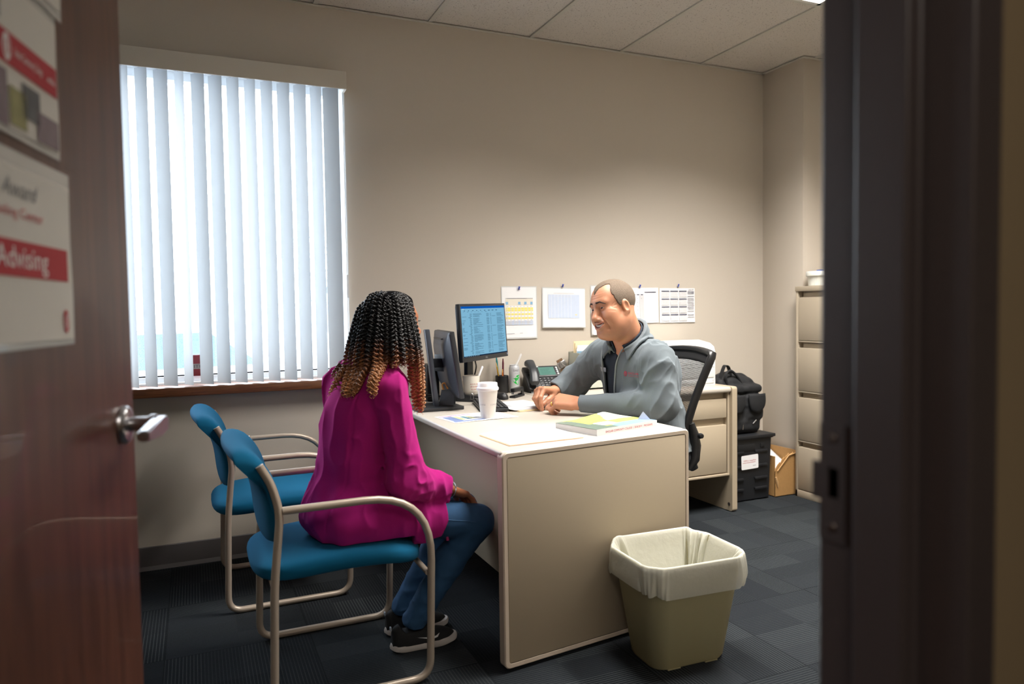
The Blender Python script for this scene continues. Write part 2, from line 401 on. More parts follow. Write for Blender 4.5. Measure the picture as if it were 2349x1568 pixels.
# ------------------------------------------------------------------ the room
XL, XR = -1.45, 3.99
structure(MB().box(-3.0, -1.5, -0.12, 4.5, DY + 0.02, 0.0).build('floor', CARPET))
WX0, WX1, WZ0, WZ1 = -1.19, 0.757, 0.86, 2.43  # stretch hidden behind the door is added width, letting in more daylight
wb = MB()
for a in ((XL - .2, WX0, 0, CEIL + .3), (WX1, XR + .2, 0, CEIL + .3), (WX0, WX1, 0, WZ0), (WX0, WX1, WZ1, CEIL + .3)):
    wb.box(a[0], DY, a[2], a[1], DY + 0.24, a[3])
structure(wb.build('wall_back', WALL))
structure(MB().box(3.585, 3.475, 0, XR + .05, DY + .02, CEIL + .2, bev=0.004).build('wall_column', WALL))
structure(MB().box(XR, 0.4, 0, XR + .2, DY, CEIL + .3).build('wall_right', WALL))
structure(MB().box(XL - .2, 0.4, 0, XL, DY, CEIL + .3).build('wall_left', WALL))
OX0, OX1, OZ = -0.30, 0.607, 2.13
wf = MB()
for a in ((-3.0, OX0 - 0.03, 0, CEIL + .3), (OX1 + 0.03, XR + .2, 0, CEIL + .3), (OX0 - 0.03, OX1 + 0.03, OZ + 0.03, CEIL + .3)):
    wf.box(a[0], 0.425, a[2], a[1], 0.550, a[3])
wf = wf.build('wall_front', [WALL, CORR])
for p in wf.data.polygons:
    if p.normal.y < -0.5: p.material_index = 1
structure(wf)
structure(MB().box(-3.0, -1.5, 0, 4.5, -1.4, 2.8).build('wall_corridor', CORR))
structure(MB().box(-3.1, -1.5, 0, -3.0, 0.45, 2.8).build('wall_corridor_left', CORR))
structure(MB().box(4.4, -1.5, 0, 4.5, 0.45, 2.8).build('wall_corridor_right', CORR))
structure(MB().box(-3.1, -1.5, 2.62, 4.5, 0.45, 2.75).build('ceiling_corridor', TILE))

# suspended ceiling: metal grid with lay-in tiles, one cell left open for the troffer
cl = MB(); xs = [3.058 - 0.61 * k for k in range(-2, 7)]; xs = sorted(x for x in xs if XL < x < XR); ys = [0.55 - 0.13, 1.64, 2.86]
ex = [XL] + xs + [XR]; ey = [0.55] + ys[1:] + [DY]
for x in xs: cl.box(x - .012, 0.55, CEIL, x + .012, DY, CEIL + .03, mat=1)
for y in ys[1:]: cl.box(XL, y - .012, CEIL + .0004, XR, y + .012, CEIL + .03, mat=1)
for i in range(len(ex) - 1):
    for k in range(len(ey) - 1):
        a, b, c, d = ex[i], ex[i + 1], ey[k], ey[k + 1]
        if abs(a - 2.448) < .02 and abs(c - 1.64) < .02: continue
        cl.box(a + .009, c + .009, CEIL + .007, b - .009, d - .009, CEIL + .022, bev=0.004, seg=1)
cl.box(XL, 0.55, CEIL + .10, XR, DY, CEIL + .12)
ceil = structure(cl.build('ceiling', [TILE, TBAR]))
tr = MB(); w = .021
tr.box(XL, DY - w, CEIL - .002, 3.585, DY, CEIL + .002); tr.box(3.585 - w, 3.475 - w, CEIL - .002, 3.585, DY, CEIL + .002)
tr.box(3.585, 3.475 - w, CEIL - .002, XR, 3.475, CEIL + .002); tr.box(XL, .55, CEIL - .002, XL + w, DY, CEIL + .002); tr.box(XR - w, .55, CEIL - .002, XR, 3.475, CEIL + .002)
structure(tr.build('trim_1', TBAR))
def cove(a, b, y, name):
    m = MB(); pr = [(0, 0.0), (-0.016, 0.0), (-0.006, 0.018), (-0.0035, 0.108), (0, 0.112)]
    m.loft([[(x, y + p[0], p[1]) for p in pr] for x in (a, b)], smooth=False)
    return structure(m.build(name, VINYL))
cove(XL, 3.585, DY, 'baseboard_back'); cove(3.585, XR, 3.475, 'baseboard_column')
structure(MB().box(3.577, 3.475, 0, 3.585, DY, 0.11).build('baseboard_column_side', VINYL))

# troffer in the open ceiling cell
t = thing('ceiling_light', 'white recessed ceiling light whose bright corner shows beside the door frame', 'ceiling light', (2.753, 2.25, CEIL))
fr = MB(); a, b, c, d = 2.448 + .012, 3.058 - .012, 1.64 + .012, 2.86 - .012
for q in ((a, c, a + .02, d), (b - .02, c, b, d), (a, c, b, c + .02), (a, d - .02, b, d)): fr.box(q[0], q[1], CEIL - .002, q[2], q[3], CEIL + .07)
fr.build('light_frame', pmat('white_enamel', (225, 225, 220), 0.4), t)
MB().box(a + .02, c + .02, CEIL + .05, b - .02, d - .02, CEIL + .055).build('diffuser', emat('lamp_diffuser', (255, 250, 240), 2.2), t)

# ------------------------------------------------------------------ window
wn = MB(); yf0, yf1 = 3.955, 4.015
for q in ((WX0, WZ0, WX0 + .05, WZ1), (WX1 - .05, WZ0, WX1, WZ1), (WX0, WZ0, WX1, WZ0 + .055), (WX0, WZ1 - .055, WX1, WZ1)): wn.box(q[0], yf0, q[1], q[2], yf1, q[3], bev=.004)
wn.box(WX0, yf0 - .03, WZ0, WX1, yf0, WZ0 + .028, bev=.003)
wn.box(WX0 + .05, yf0 + .01, WZ0 + .055, WX1 - .05, yf0 + .016, WZ0 + .062, mat=1)
wo = structure(wn.build('window_1', [WHITEV, BLACKP]))
g = MB().box(WX0 + .05, 3.985, WZ0 + .055, WX1 - .05, 3.990, WZ1 - .055).build('window_pane', glass_mat(), wo)
rv = MB()
for q in ((WX0 - .001, WZ0, WX0 + .012, WZ1), (WX1 - .012, WZ0, WX1 + .001, WZ1), (WX0, WZ1 - .012, WX1, WZ1 + .001)): rv.box(q[0], DY - .002, q[1], q[2], yf0 + .01, q[3])
structure(rv.build('trim_2', WHITEV))
structure(MB().box(WX0 - .04, 3.752, 0.834, WX1 + .035, 3.96, 0.878, bev=.006).build('trim_3', OAK))

# vertical blind
vb = thing('vertical_blind', 'white vertical slat blind with beige valance hanging over the bright window', 'window blind', (-0.22, 3.77, 2.40))
va = MB(); va.box(WX0 - .06, 3.735, 2.358, 0.752, 3.747, 2.447, bev=.003)
va.box(WX0 - .06, 3.747, 2.437, 0.752, DY, 2.447, bev=.002); va.box(0.741, 3.747, 2.358, 0.752, DY, 2.437)
va.build('valance', VAL, vb)
MB().box(WX0 - .02, 3.757, 2.372, 0.735, 3.797, 2.415, bev=.003).build('headrail', pmat('dark_headrail', (60, 66, 84), .5), vb)
SL = [(-0.337 - .076 * k, 50 + (k * 7) % 9) for k in range(11, 0, -1)] + [(-0.337, 55), (-0.261, 60), (-0.188, 52), (-0.106, 46), (-0.027, 63), (0.053, 50), (0.13, 49), (0.209, 54), (0.287, 59), (0.365, 57), (0.444, 54), (0.523, 55), (0.602, 60), (0.676, 39)]  # leading slats cover the hidden, added window width
for cx, an in SL:
    q = math.radians(an); dx, dy = math.cos(q), -math.sin(q); nx, ny = -dy, dx; mb = MB()
    def sl(u, v):
        s_ = (u - .5) * .089; bow = 0.0045 * (1 - (2 * u - 1) ** 2)
        return (cx + dx * s_ + nx * bow, 3.777 + dy * s_ + ny * bow, 0.886 + v * (2.372 - 0.886))
    mb.grid(sl, 8, 1); mb.build('slat', SLAT, vb)
ch = MB(); ch.tube([(0.742, 3.80, 2.36), (0.742, 3.80, 1.02)], .0022, 6); ch.tube([(0.748, 3.805, 2.36), (0.749, 3.805, 1.02)], .0022, 6)
ch.box(.738, 3.792, 1.30, .752, 3.812, 1.42, bev=.004)
ch.build('pull_chain', WHITEV, vb)

# ------------------------------------------------------------------ door, its frame and the sheets on it
HX = Vector((-0.28, 0.56, 0)); U = Vector((0.19506, 0.98079, 0)); NRM = Vector((U.y, -U.x, 0)); ZV = Vector((0, 0, 1))
MD = frame(HX, U, ZV)            # local x along the leaf, y up, z out of the visible face
dm = MB().box(0.0, 0.012, -0.045, 0.907, 2.12, 0.0, bev=.0015, M=MD, seg=1)
door = structure(dm.build('door_1', DOORW, autosmooth=30))
tag(door, 'reddish wood door standing open at the left edge')
h = MB(); hz = 1.035; hu = 0.842
h.lathe([(0.0, 0), (.033, 0), (.033, .006), (.029, .011), (.018, .013), (0, .013)], seg=28, M=MD @ Matrix.Translation((hu, hz, 0)))
h.lathe([(.0125, .01), (.0125, .04), (.016, .046), (.016, .054), (0, .054)], seg=20, M=MD @ Matrix.Translation((hu, hz, 0)))
lev = [(hu + .016, hz - .013), (hu + .016, hz + .011), (hu - .02, hz + .012), (hu - .115, hz + .004), (hu - .115, hz - .013), (hu - .03, hz - .017)]
bm = bmesh.new(); lo = [bm.verts.new((p[0], p[1], .052)) for p in lev]; hi = [bm.verts.new((p[0], p[1], .070)) for p in lev]
bm.faces.new(lo[::-1]); bm.faces.new(hi)
for i in range(6): bm.faces.new((lo[i], lo[(i + 1) % 6], hi[(i + 1) % 6], hi[i]))
bmesh.ops.bevel(bm, geom=bm.edges[:], offset=.003, segments=2, affect='EDGES'); h.bm(bm, 0, True, MD)
h.lathe([(0.0, 0), (.006, 0), (.006, .003), (0, .003)], seg=12, M=MD @ Matrix.Translation((hu, hz, .054)))
tag(h.build('lever_handle', CHROME, door), 'satin chrome lever handle')

# steel door frame: double rabbet profile, swept round the opening
jy = [(0.645, .402), (0.607, .402), (0.607, .452), (0.591, .4525), (0.591, .510), (0.607, .5105), (0.607, .565), (0.640, .565), (0.640, .552), (0.625, .552), (0.625, .424), (0.645, .424)]
jm = MB(); n = len(jy)
def jring(f): return [f(p) for p in jy]
off = lambda p: p[0] - 0.607
rings = [jring(lambda p: (0.607 + off(p), p[1], 0.0)), jring(lambda p: (0.607 + off(p), p[1], OZ + off(p))), jring(lambda p: (-0.30 - off(p), p[1], OZ + off(p))), jring(lambda p: (-0.30 - off(p), p[1], 0.0))]
jm.loft(rings, smooth=False)
dfr = structure(jm.build('door_frame', BRONZE, autosmooth=30))
bv = dfr.modifiers.new('soft', 'BEVEL'); bv.width = .0035; bv.segments = 3; bv.limit_method = 'ANGLE'
sp = MB(); zc = 1.035
MS = frame((0.6068, 0.546, zc), (0, 1, 0), (0, 0, 1))       # x along depth, y up, z toward +X
for q in ((-.016, -.062, -.008, .062), (.006, -.062, .016, .062), (-.008, .016, .006, .062), (-.008, -.062, .006, -.016)): sp.box(q[0], q[1], -.0022, q[2], q[3], 0, M=MS)
sp.box(.016, -.02, -.0022, .026, .02, .001, M=MS)
sp.box(-.008, -.016, .0002, .006, .016, .0012, mat=1, M=MS)
for zz in (-.047, .047): sp.lathe([(0, -.0035), (.0045, -.0033), (.0055, -.002), (.0055, 0)], (0, zz, 0), 12, 2, M=MS)
tag(sp.build('strike_plate', [BRONZE, BLACKP, pmat('worn_steel', (120, 108, 100), .35, 1.0)], dfr), 'strike plate with latch hole and two screws')

RED = pmat('print_red', (176, 40, 52), .7, noise=(30, .03)); INK = pmat('print_ink', (58, 58, 66), .7); GREYI = pmat('print_grey', (140, 142, 146), .7)
SLEEVE = pmat('plastic_sleeve', (205, 207, 206), .22, noise=(12, .05), bump=(14, .6), coat=.5)
PAPERW = pmat('sheet_white', (214, 212, 206), .6, noise=(14, .04), bump=(14, .25))
def sheet(M, x0, y0, x1, y1, z, mat, mb, nx=8, ny=8, wav=.0012):
    mb.grid(lambda u, v: (x0 + (x1 - x0) * u, y0 + (y1 - y0) * v, z + wav * math.sin(6 * u + 4 * v) * math.sin(5 * v + 1)), nx, ny, mat, True, M)
def logo(mb, cx, cy, r, M, z, m_bg, m_fg):
    """round emblem with two facing curls"""
    mb.add([(cx + r * .62 * math.cos(2 * PI * k / 24), cy + r * math.sin(2 * PI * k / 24), z) for k in range(24)], [tuple(range(24))], m_bg, False, M)
    for sgn in (1, -1):
        pts = [(cx + sgn * r * (.12 + .22 * math.sin(t)), cy + sgn * r * (.55 * math.cos(t) + .1)) for t in [PI * k / 8 for k in range(9)]]
        w_ = r * .09
        v = [(p[0] - w_, p[1], z + .0003) for p in pts] + [(p[0] + w_, p[1], z + .0003) for p in pts]
        mb.add(v, [(k, k + 1, k + 10, k + 9) for k in range(8)], m_fg, False, M)
SM = [SLEEVE, PAPERW, RED, WHITEP, INK, GREYI, pmat('print_pink', (196, 88, 96), .7), pmat('photo_olive', (142, 140, 92), .6, noise=(30, .3)), pmat('photo_mauve', (128, 112, 120), .6, noise=(40, .35)), pmat('photo_grey', (90, 92, 96), .6, noise=(40, .4))]
o_ = MB(); sheet(MD, .325, 1.182, .634, 1.417, .0022, 0, o_); sheet(MD, .335, 1.19, .628, 1.398, .0036, 1, o_, wav=.0005)
o_.rect(.335, 1.268, .612, 1.311, .0046, 2, MD); o_.text('Advising', .036, .405, 1.279, .0050, 3, MD, width=.140)
o_.text('Counseling Center', .017, .36, 1.338, .0046, 6, MD, width=.176); o_.text('Award', .030, .425, 1.362, .0046, 5, MD, shear=.35, width=.098)
logo(o_, .600, 1.214, .016, MD, .0046, 2, 3)
tag(o_.build('door_sign', SM, None), 'lower white sign in a plastic sleeve on the wood door, red band reading Advising', 'sign', 'signs taped to the open door')
o_ = MB(); sheet(MD, .33, 1.432, .606, 1.640, .0030, 0, o_); sheet(MD, .338, 1.44, .602, 1.612, .0044, 1, o_, wav=.0005)
o_.rect(.338, 1.512, .597, 1.551, .0054, 2, MD); logo(o_, .452, 1.532, .016, MD, .0058, 3, 2)
o_.text('Sinclair Community College', .014, .472, 1.528, .0058, 3, MD, width=.078); o_.text('.edu', .013, .563, 1.527, .0058, 3, MD, width=.026)
for q in ((.338, 1.44, .45, 1.505, 8), (.455, 1.445, .50, 1.49, 7), (.49, 1.462, .54, 1.503, 9), (.53, 1.442, .597, 1.48, 8), (.345, 1.56, .44, 1.60, 5)): o_.rect(q[0], q[1], q[2], q[3], .0054, q[4], MD)
tag(o_.build('door_sign', SM, None), 'middle sign on the wood door, dark red band above blurred photographs', 'sign', 'signs taped to the open door')
o_ = MB(); sheet(MD, .34, 1.622, .622, 1.85, .0058, 0, o_); sheet(MD, .348, 1.634, .616, 1.842, .0068, 1, o_, wav=.0005)
o_.rect(.37, 1.70, .60, 1.74, .0076, 5, MD)
tag(o_.build('door_sign', SM, None), 'topmost white sheet on the wood door, cut off by the top of the photo', 'sign', 'signs taped to the open door')

# ------------------------------------------------------------------ outside the window
structure(MB().box(-14, DY + .3, -0.6, 16, 40, -0.35).build('ground_outside', pmat('snowy_asphalt', (214, 222, 232), .9, noise=(2, .1))))
def car(name, label, x, y, rz, rgb):
    t = thing(name, label, 'car', (x, y, -0.35), rz, 'parked cars outside the window')
    side = [(-2.2, .35), (-2.15, .75), (-1.5, .92), (-.9, 1.42), (.7, 1.44), (1.4, .98), (2.1, .85), (2.2, .4)]
    b_ = MB(); b_.loft([[(p[0], yy, p[1] if abs(yy) < .8 else p[1] - (.05 if p[1] > 1 else .02)) for p in side] for yy in (-.88, -.8, .8, .88)], smooth=False)
    b_.build('body', pmat('car_paint_' + label.split()[0], rgb, .3, coat=.6), t, local=True, autosmooth=25)
    for s_ in (-.885, .885): MB().prism([(-1.3, .98), (-.86, 1.36), (.62, 1.38), (1.2, 1.0)], s_ - .01, s_ + .01, M=frame((0, 0, 0), (1, 0, 0), (0, 0, 1)) @ Matrix.Scale(-1, 4, (0, 0, 1))).build('side_window', pmat('car_glass', (96, 116, 146), .1), t, local=True)
    for k in (-1.35, 1.35):
        for s_ in (-.8, .8):
            MB().lathe([(0, -.1), (.3, -.1), (.33, -.06), (.33, .06), (.3, .1), (0, .1)], seg=20, M=Matrix.Translation((k, s_, .33)) @ Matrix.Rotation(PI / 2, 4, 'X')).build('wheel', pmat('tyre', (40, 42, 48), .8), t, local=True)
    return t
car('parked_car', 'pale parked car outside the left part of the window', -0.6, 9.4, 0.15, (206, 212, 222))
car('parked_car', 'silver parked car outside the right part of the window', 3.6, 13.5, 0.1, (220, 224, 230))
tr_ = thing('bare_tree', 'hazy tree standing beyond the car park, seen between the right slats', 'tree', (3.6, 21, -.35))
MB().tube([(3.6, 21, -.35), (3.62, 21, 1.2), (3.58, 21, 2.2)], [.16, .13, .08], 8).build('trunk', pmat('tree_bark', (120, 120, 124), .9), tr_)
cr = MB()
for k in range(260):
    v = Vector((random.gauss(0, .55), random.gauss(0, .5), random.gauss(0, .7))); q = random.random() * 6.28; s_ = .09
    c_ = Vector((3.6, 21, 2.1)) + v; a_ = Vector((math.cos(q), math.sin(q), random.uniform(-.4, .4))) * s_; b_ = Vector((-math.sin(q) * .4, .3, .8)) * s_
    cr.add([c_ - a_, c_ + b_, c_ + a_, c_ - b_], [(0, 1, 2, 3)])
cr.build('foliage', pmat('winter_foliage', (150, 172, 172), .8), tr_)
card = MB(); card.box(-.030, 3.905, .917, .040, 3.921, 1.022, bev=.001); card.rect(0, 0, .07, .026, 0, 1, frame((-.030, 3.9045, .952), (1, 0, 0), (0, 0, 1)))
card.text('NITR', .022, .002, .0055, .0004, 2, frame((-.030, 3.9045, .952), (1, 0, 0), (0, 0, 1)), width=.062)
tag(card.build('red_box', [pmat('box_dark_red', (108, 22, 34), .5), pmat('box_band', (128, 120, 116), .5), INK]), 'small dark red box with grey band on the window ledge behind the slats', 'box')
# ------------------------------------------------------------------ desk and return
LAM = pmat('desk_laminate', (188, 180, 169), 0.42, noise=(500, 0.015), coat=.1)
PUTTY = pmat('putty_enamel', (172, 158, 136), 0.55, noise=(600, 0.03), bump=(900, .08))
EDGE = pmat('desk_edge', (206, 190, 172), 0.45, noise=(300, .02))
SEAM = pmat('seam_shadow_gap', (52, 46, 42), 0.8)
DA, DB = Vector((0.921, 2.177, 0)), Vector((1.758, 2.275, 0)); DU = (DB - DA).normalized(); DL = (DB - DA).length
desk = thing('office_desk', 'long putty desk with pale laminate top standing between the two seated people', 'desk', (1.34, 3.0, 0))
tp = MB(); bm = bmesh.new()
pl = [(0.921, 2.19), (1.745, 2.287), (1.698, 3.815), (0.921, 3.815)]
lo = [bm.verts.new((p[0], p[1], .722)) for p in pl]; hi = [bm.verts.new((p[0], p[1], .75)) for p in pl]
bm.faces.new(lo[::-1]); bm.faces.new(hi)
for i in range(4): bm.faces.new((lo[i], lo[(i + 1) % 4], hi[(i + 1) % 4], hi[i]))
bmesh.ops.bevel(bm, geom=bm.edges[:], offset=.010, segments=4, profile=.5, affect='EDGES'); tp.bm(bm, 0, True)
tp.build('desktop', LAM, desk)
MP = frame(DA, DU, ZV); ep = MB()                        # x along the panel, y up, z towards the room
def border(mb, x0, y0, x1, y1, w, z0, z1, r, mat, M):
    a, b = rrect(x0, y0, x1, y1, r), rrect(x0 + w, y0 + w, x1 - w, y1 - w, max(.001, r - w * .6)); k = len(a); e = .004
    a2 = rrect(x0 + e, y0 + e, x1 - e, y1 - e, max(.001, r - e))
    v = [(p[0], p[1], z0) for p in a] + [(p[0], p[1], z1 - e) for p in a] + [(p[0], p[1], z1) for p in a2] + [(p[0], p[1], z1) for p in b] + [(p[0], p[1], z0) for p in b]
    f = [(j * k + i, j * k + (i + 1) % k, (j + 1) * k + (i + 1) % k, (j + 1) * k + i) for j in range(4) for i in range(k)]
    mb.add(v, f, mat, True, M)
border(ep, 0, .012, DL, .748, .017, -.034, 0, .022, 1, MP)
ep.box(.017, .029, -.034, DL - .017, .731, -.004, mat=2, M=MP)
ep.box(.0195, .0315, -.020, DL - .0195, .7285, -.0008, bev=.002, mat=0, M=MP)
ep.build('end_panel', [PUTTY, EDGE, SEAM], desk, autosmooth=35)
MB().box(0.93, 3.785, .012, 1.692, 3.812, .722, bev=.003).build('end_panel', PUTTY, desk)
MB().box(1.024, 2.222, .232, 1.046, 3.785, .722, bev=.003).build('modesty_panel', PUTTY, desk)

cred = thing('desk_return', 'putty side desk with two drawers along the wall under the white printer', 'desk', (2.35, 3.58, 0))
MB().box(1.718, 3.350, .716, 2.900, 3.815, .7495, bev=.013, seg=4).build('desktop', LAM, cred)
MC = frame((2.935, 3.345, 0), (0, 1, 0), (0, 0, 1))      # outer end panel, x to the wall
pn = MB(); pn.prism(rrect(0, .004, .47, .7497, .016), -.037, 0, M=MC)
pn.lathe([(0, 0), (.011, 0), (.011, .002), (0, .002)], (2.898, 3.37, .05), 12, 1, Matrix.Translation((2.896, 3.372, .045)) @ Matrix.Rotation(-PI / 2, 4, 'Y') @ Matrix.Translation((-2.898, -3.37, -.05)))
o_ = pn.build('end_panel', [PUTTY, SEAM], cred, autosmooth=35); bv = o_.modifiers.new('soft', 'BEVEL'); bv.width = .004; bv.segments = 3; bv.limit_method = 'ANGLE'
pd = MB(); x0, x1, yf = 2.452, 2.896, 3.372
pd.box(x0, yf + .02, .225, x0 + .012, 3.80, .718); pd.box(x1 - .014, yf - .004, .225, x1, 3.80, .718); pd.box(x0, yf - .006, .218, x1, 3.80, .232, bev=.003)
pd.box(x0, yf + .03, .23, x1, yf + .05, .718); pd.build('pedestal', PUTTY, cred)
for z0, z1 in ((.566, .680), (.238, .524)):
    d_ = MB(); d_.box(x0 + .004, yf, z0, x1 - .018, yf + .03, z1, bev=.003); d_.box(x0 + .004, yf + .024, z1, x1 - .03, yf + .030, z1 + .037)
    d_.build('drawer', PUTTY, cred)
MB().box(1.76, 3.785, .25, 2.45, 3.80, .72).build('modesty_panel', PUTTY, cred)

# ------------------------------------------------------------------ filing cabinet with a tub on it
CABM = pmat('cabinet_enamel', (176, 164, 145), 0.5, noise=(600, 0.03), bump=(900, .06))
fc = thing('filing_cabinet', 'tall putty four-drawer filing cabinet beside the dark door frame', 'filing cabinet', (3.74, 3.08, 0))
cb = MB(); X0, X1, Y0, Y1 = 3.512, 3.965, 2.70, 3.462
cb.box(X0 - .006, Y0, 1.313, X1, Y1 + .003, 1.345, bev=.003); cb.box(X0, Y0, 0.0, X1, Y0 + .02, 1.313); cb.box(X0, Y1 - .018, 0, X1, Y1, 1.313, bev=.002); cb.box(X0, Y0, 0, X1, Y1, .046, bev=.002)
cb.box(X0 + .045, Y0, .04, X1, Y1, 1.313)
BT = (.052, .368, .684, 1.003)
for b_ in BT[1:]: cb.box(X0 + .002, Y0 + .02, b_ - .011, X0 + .05, Y1 - .018, b_ - .003, bev=.001)
cb.build('cabinet_body', CABM, fc)
for b_ in BT:
    d_ = MB(); d_.box(X0 + .001, Y0 + .024, b_, X0 + .045, Y1 - .021, b_ + .272, bev=.003); d_.box(X0 + .03, Y0 + .024, b_ + .27, X0 + .045, Y1 - .034, b_ + .300)
    d_.build('drawer', CABM, fc)
tub = thing('food_tub', 'small white ribbed tub with blue lid tab on the filing cabinet', 'tub', (3.605, 3.365, 1.345))
mb = MB(); seg = 64
def tubring(r, z, rib): return [(3.605 + (r + (rib if k % 2 else 0)) * math.cos(2 * PI * k / seg), 3.365 + (r + (rib if k % 2 else 0)) * math.sin(2 * PI * k / seg), 1.345 + z) for k in range(seg)]
mb.loft([tubring(.055, 0, 0), tubring(.062, .003, -.0022), tubring(.066, .058, -.0022), tubring(.068, .062, 0), tubring(.070, .066, 0), tubring(.071, .085, 0), tubring(.06, .086, 0)])
mb.build('tub', pmat('tub_white', (226, 228, 222), .4), tub)
mb = MB(); mb.lathe([(.0735, .062), (.076, .064), (.076, .088), (.073, .092), (0, .092)], (3.605, 3.365, 1.345), 40); mb.build('lid', pmat('tub_white', (226, 228, 222), .4), tub)
mb = MB(); mb.lathe([(.024, .092), (.024, .098), (.020, .101), (0, .101)], (3.612, 3.36, 1.345), 24); mb.build('lid_tab', pmat('tab_blue', (44, 78, 160), .4), tub)

# ------------------------------------------------------------------ guest chairs
TEAL = pmat('teal_upholstery', (12, 92, 128), 0.9, noise=(900, 0.12), bump=(1500, .35), sheen=.25, spec=.15)
CHAMP = pmat('champagne_metal', (182, 168, 152), 0.38, metal=.35, noise=(200, .03))
def guest_chair(label):
    t = thing('guest_chair', label, 'chair', (0.42, 2.525, 0), 0, 'blue guest chairs facing the desk')
    for y in (2.252, 2.798):
        P = fillet([(.228, y, .624), (.70, y, .628), (.683, y, .0125), (.190, y, .0125), (.200, y, .40), (.222, y, .62), (.198, y, .71), (.166, y, .768)], [.225, .06, .06, .05, .10, .06], 9)
        f_ = MB(); f_.tube(P, .0125, 14); f_.build('side_frame', CHAMP, t)
    s_ = MB()
    pass
    for x, z in ((.2005, .385), (.683, .36)): MB().tube([(x, 2.256, z), (x, 2.794, z)], .0095, 10).build('crossbar', CHAMP, t)
    rings = []; n = 26; hw, x0, x1 = .252, .142, .700
    for i in range(n + 1):
        q = i / n; x = x0 + (x1 - x0) * (.5 - .5 * math.cos(PI * q)); e = (2 * (x - x0) / (x1 - x0) - 1)
        w = hw * (max(0, 1 - abs(e) ** 5)) ** .30 * (1 - .05 * (1 - q)) + .0005
        th = .037 * (max(0, 1 - abs(e) ** 8)) ** .5 + .0005
        zc = .420 + .006 * math.cos(PI * (e - .1)) - .022 * max(0, e - .45) ** 1.5 * 2
        r_ = []
        for k in range(36):
            a = 2 * PI * k / 36; c_, d_ = math.cos(a), math.sin(a)
            yy = math.copysign(abs(c_) ** .45, c_) * w; zz = math.copysign(abs(d_) ** .6, d_) * th
            if zz > 0: zz *= 1.0 - .16 * (1 - (yy / hw) ** 2)
            r_.append((x, 2.525 + yy, zc + zz))
        rings.append(r_)
    MB().loft(rings).build('seat', TEAL, t)
    cl_ = [(.216, .535), (.217, .58), (.213, .63), (.203, .68), (.186, .725), (.160, .765), (.128, .792), (.100, .803)]
    rings = []; n = 28
    for i in range(n + 1):
        e = math.sin(PI / 2 * (2 * i / n - 1)); y = 2.525 + .270 * e
        k_ = (max(0, 1 - abs(e) ** 10)) ** .5; th = .028 * k_ + .0006; bow = -.022 * (1 - e * e); ins = (1 - k_)
        pts = []; m_ = len(cl_)
        for j, (x, z) in enumerate(cl_):
            a_ = cl_[max(0, j - 1)]; b_ = cl_[min(m_ - 1, j + 1)]; tx, tz = b_[0] - a_[0], b_[1] - a_[1]; l_ = math.hypot(tx, tz)
            f_ = 1.0 if 0 < j < m_ - 1 else .55
            zz = z + (.045 * ins if j < 2 else (-.03 * ins if j > m_ - 3 else 0)) + (-.035 * (1 - e * e) * max(0, 1 - j / 3))
            pts.append((x + bow, zz, tz / l_ * th * f_, -tx / l_ * th * f_))
        a_ = cl_[-1]
        ring = [(p[0] + p[2], y, p[1] + p[3]) for p in pts] + [(pts[-1][0] - .012 * k_, y, pts[-1][1] + .006 * k_)] + [(p[0] - p[2], y, p[1] - p[3]) for p in pts[::-1]] + [(pts[0][0], y, pts[0][1] - .012 * k_)]
        rings.append(ring)
    MB().loft(rings).build('backrest', TEAL, t, sub=1, autosmooth=0)
    return t
gc = guest_chair('blue guest chair in front, the one the woman in the pink jacket sits on')
g2 = copy_tree(gc); g2.location = (0.325, 3.378, 0); g2['label'] = 'empty blue guest chair under the window, behind the occupied one'

# ------------------------------------------------------------------ task chair of the man
def net_mat():
    m = bpy.data.materials.new('chair_mesh_net'); m.use_nodes = True; nt = m.node_tree; N, L = nt.nodes, nt.links
    b = N['Principled BSDF']; b.inputs['Base Color'].default_value = (*lin((34, 33, 34)), 1); b.inputs['Roughness'].default_value = .7
    t = N.new('ShaderNodeBsdfTransparent'); mx = N.new('ShaderNodeMixShader'); tc = N.new('ShaderNodeTexCoord'); sp = N.new('ShaderNodeSeparateXYZ'); L.new(tc.outputs['Object'], sp.inputs[0])
    def s(a, k):
        n = N.new('ShaderNodeMath'); n.operation = 'MULTIPLY'; L.new(a, n.inputs[0]); n.inputs[1].default_value = k
        q = N.new('ShaderNodeMath'); q.operation = 'SINE'; L.new(n.outputs[0], q.inputs[0]); return q.outputs[0]
    ad = N.new('ShaderNodeMath'); ad.operation = 'ADD'; L.new(sp.outputs[1], ad.inputs[0]); L.new(sp.outputs[2], ad.inputs[1])
    sb = N.new('ShaderNodeMath'); sb.operation = 'SUBTRACT'; L.new(sp.outputs[1], sb.inputs[0]); L.new(sp.outputs[2], sb.inputs[1])
    mu = N.new('ShaderNodeMath'); mu.operation = 'MULTIPLY'; L.new(s(ad.outputs[0], 2 * PI / .0085), mu.inputs[0]); L.new(s(sb.outputs[0], 2 * PI / .0085), mu.inputs[1])
    g_ = N.new('ShaderNodeMath'); g_.operation = 'GREATER_THAN'; g_.inputs[1].default_value = 0.30; L.new(mu.outputs[0], g_.inputs[0])
    L.new(g_.outputs[0], mx.inputs[0]); L.new(b.outputs[0], mx.inputs[1]); L.new(t.outputs[0], mx.inputs[2]); L.new(mx.outputs[0], N['Material Output'].inputs[0])
    return m
NET = net_mat()
oc = thing('task_chair', 'black office chair with see-through mesh back behind the man in grey', 'chair', (1.78, 2.76, 0))
cy = 2.765; hw = .215
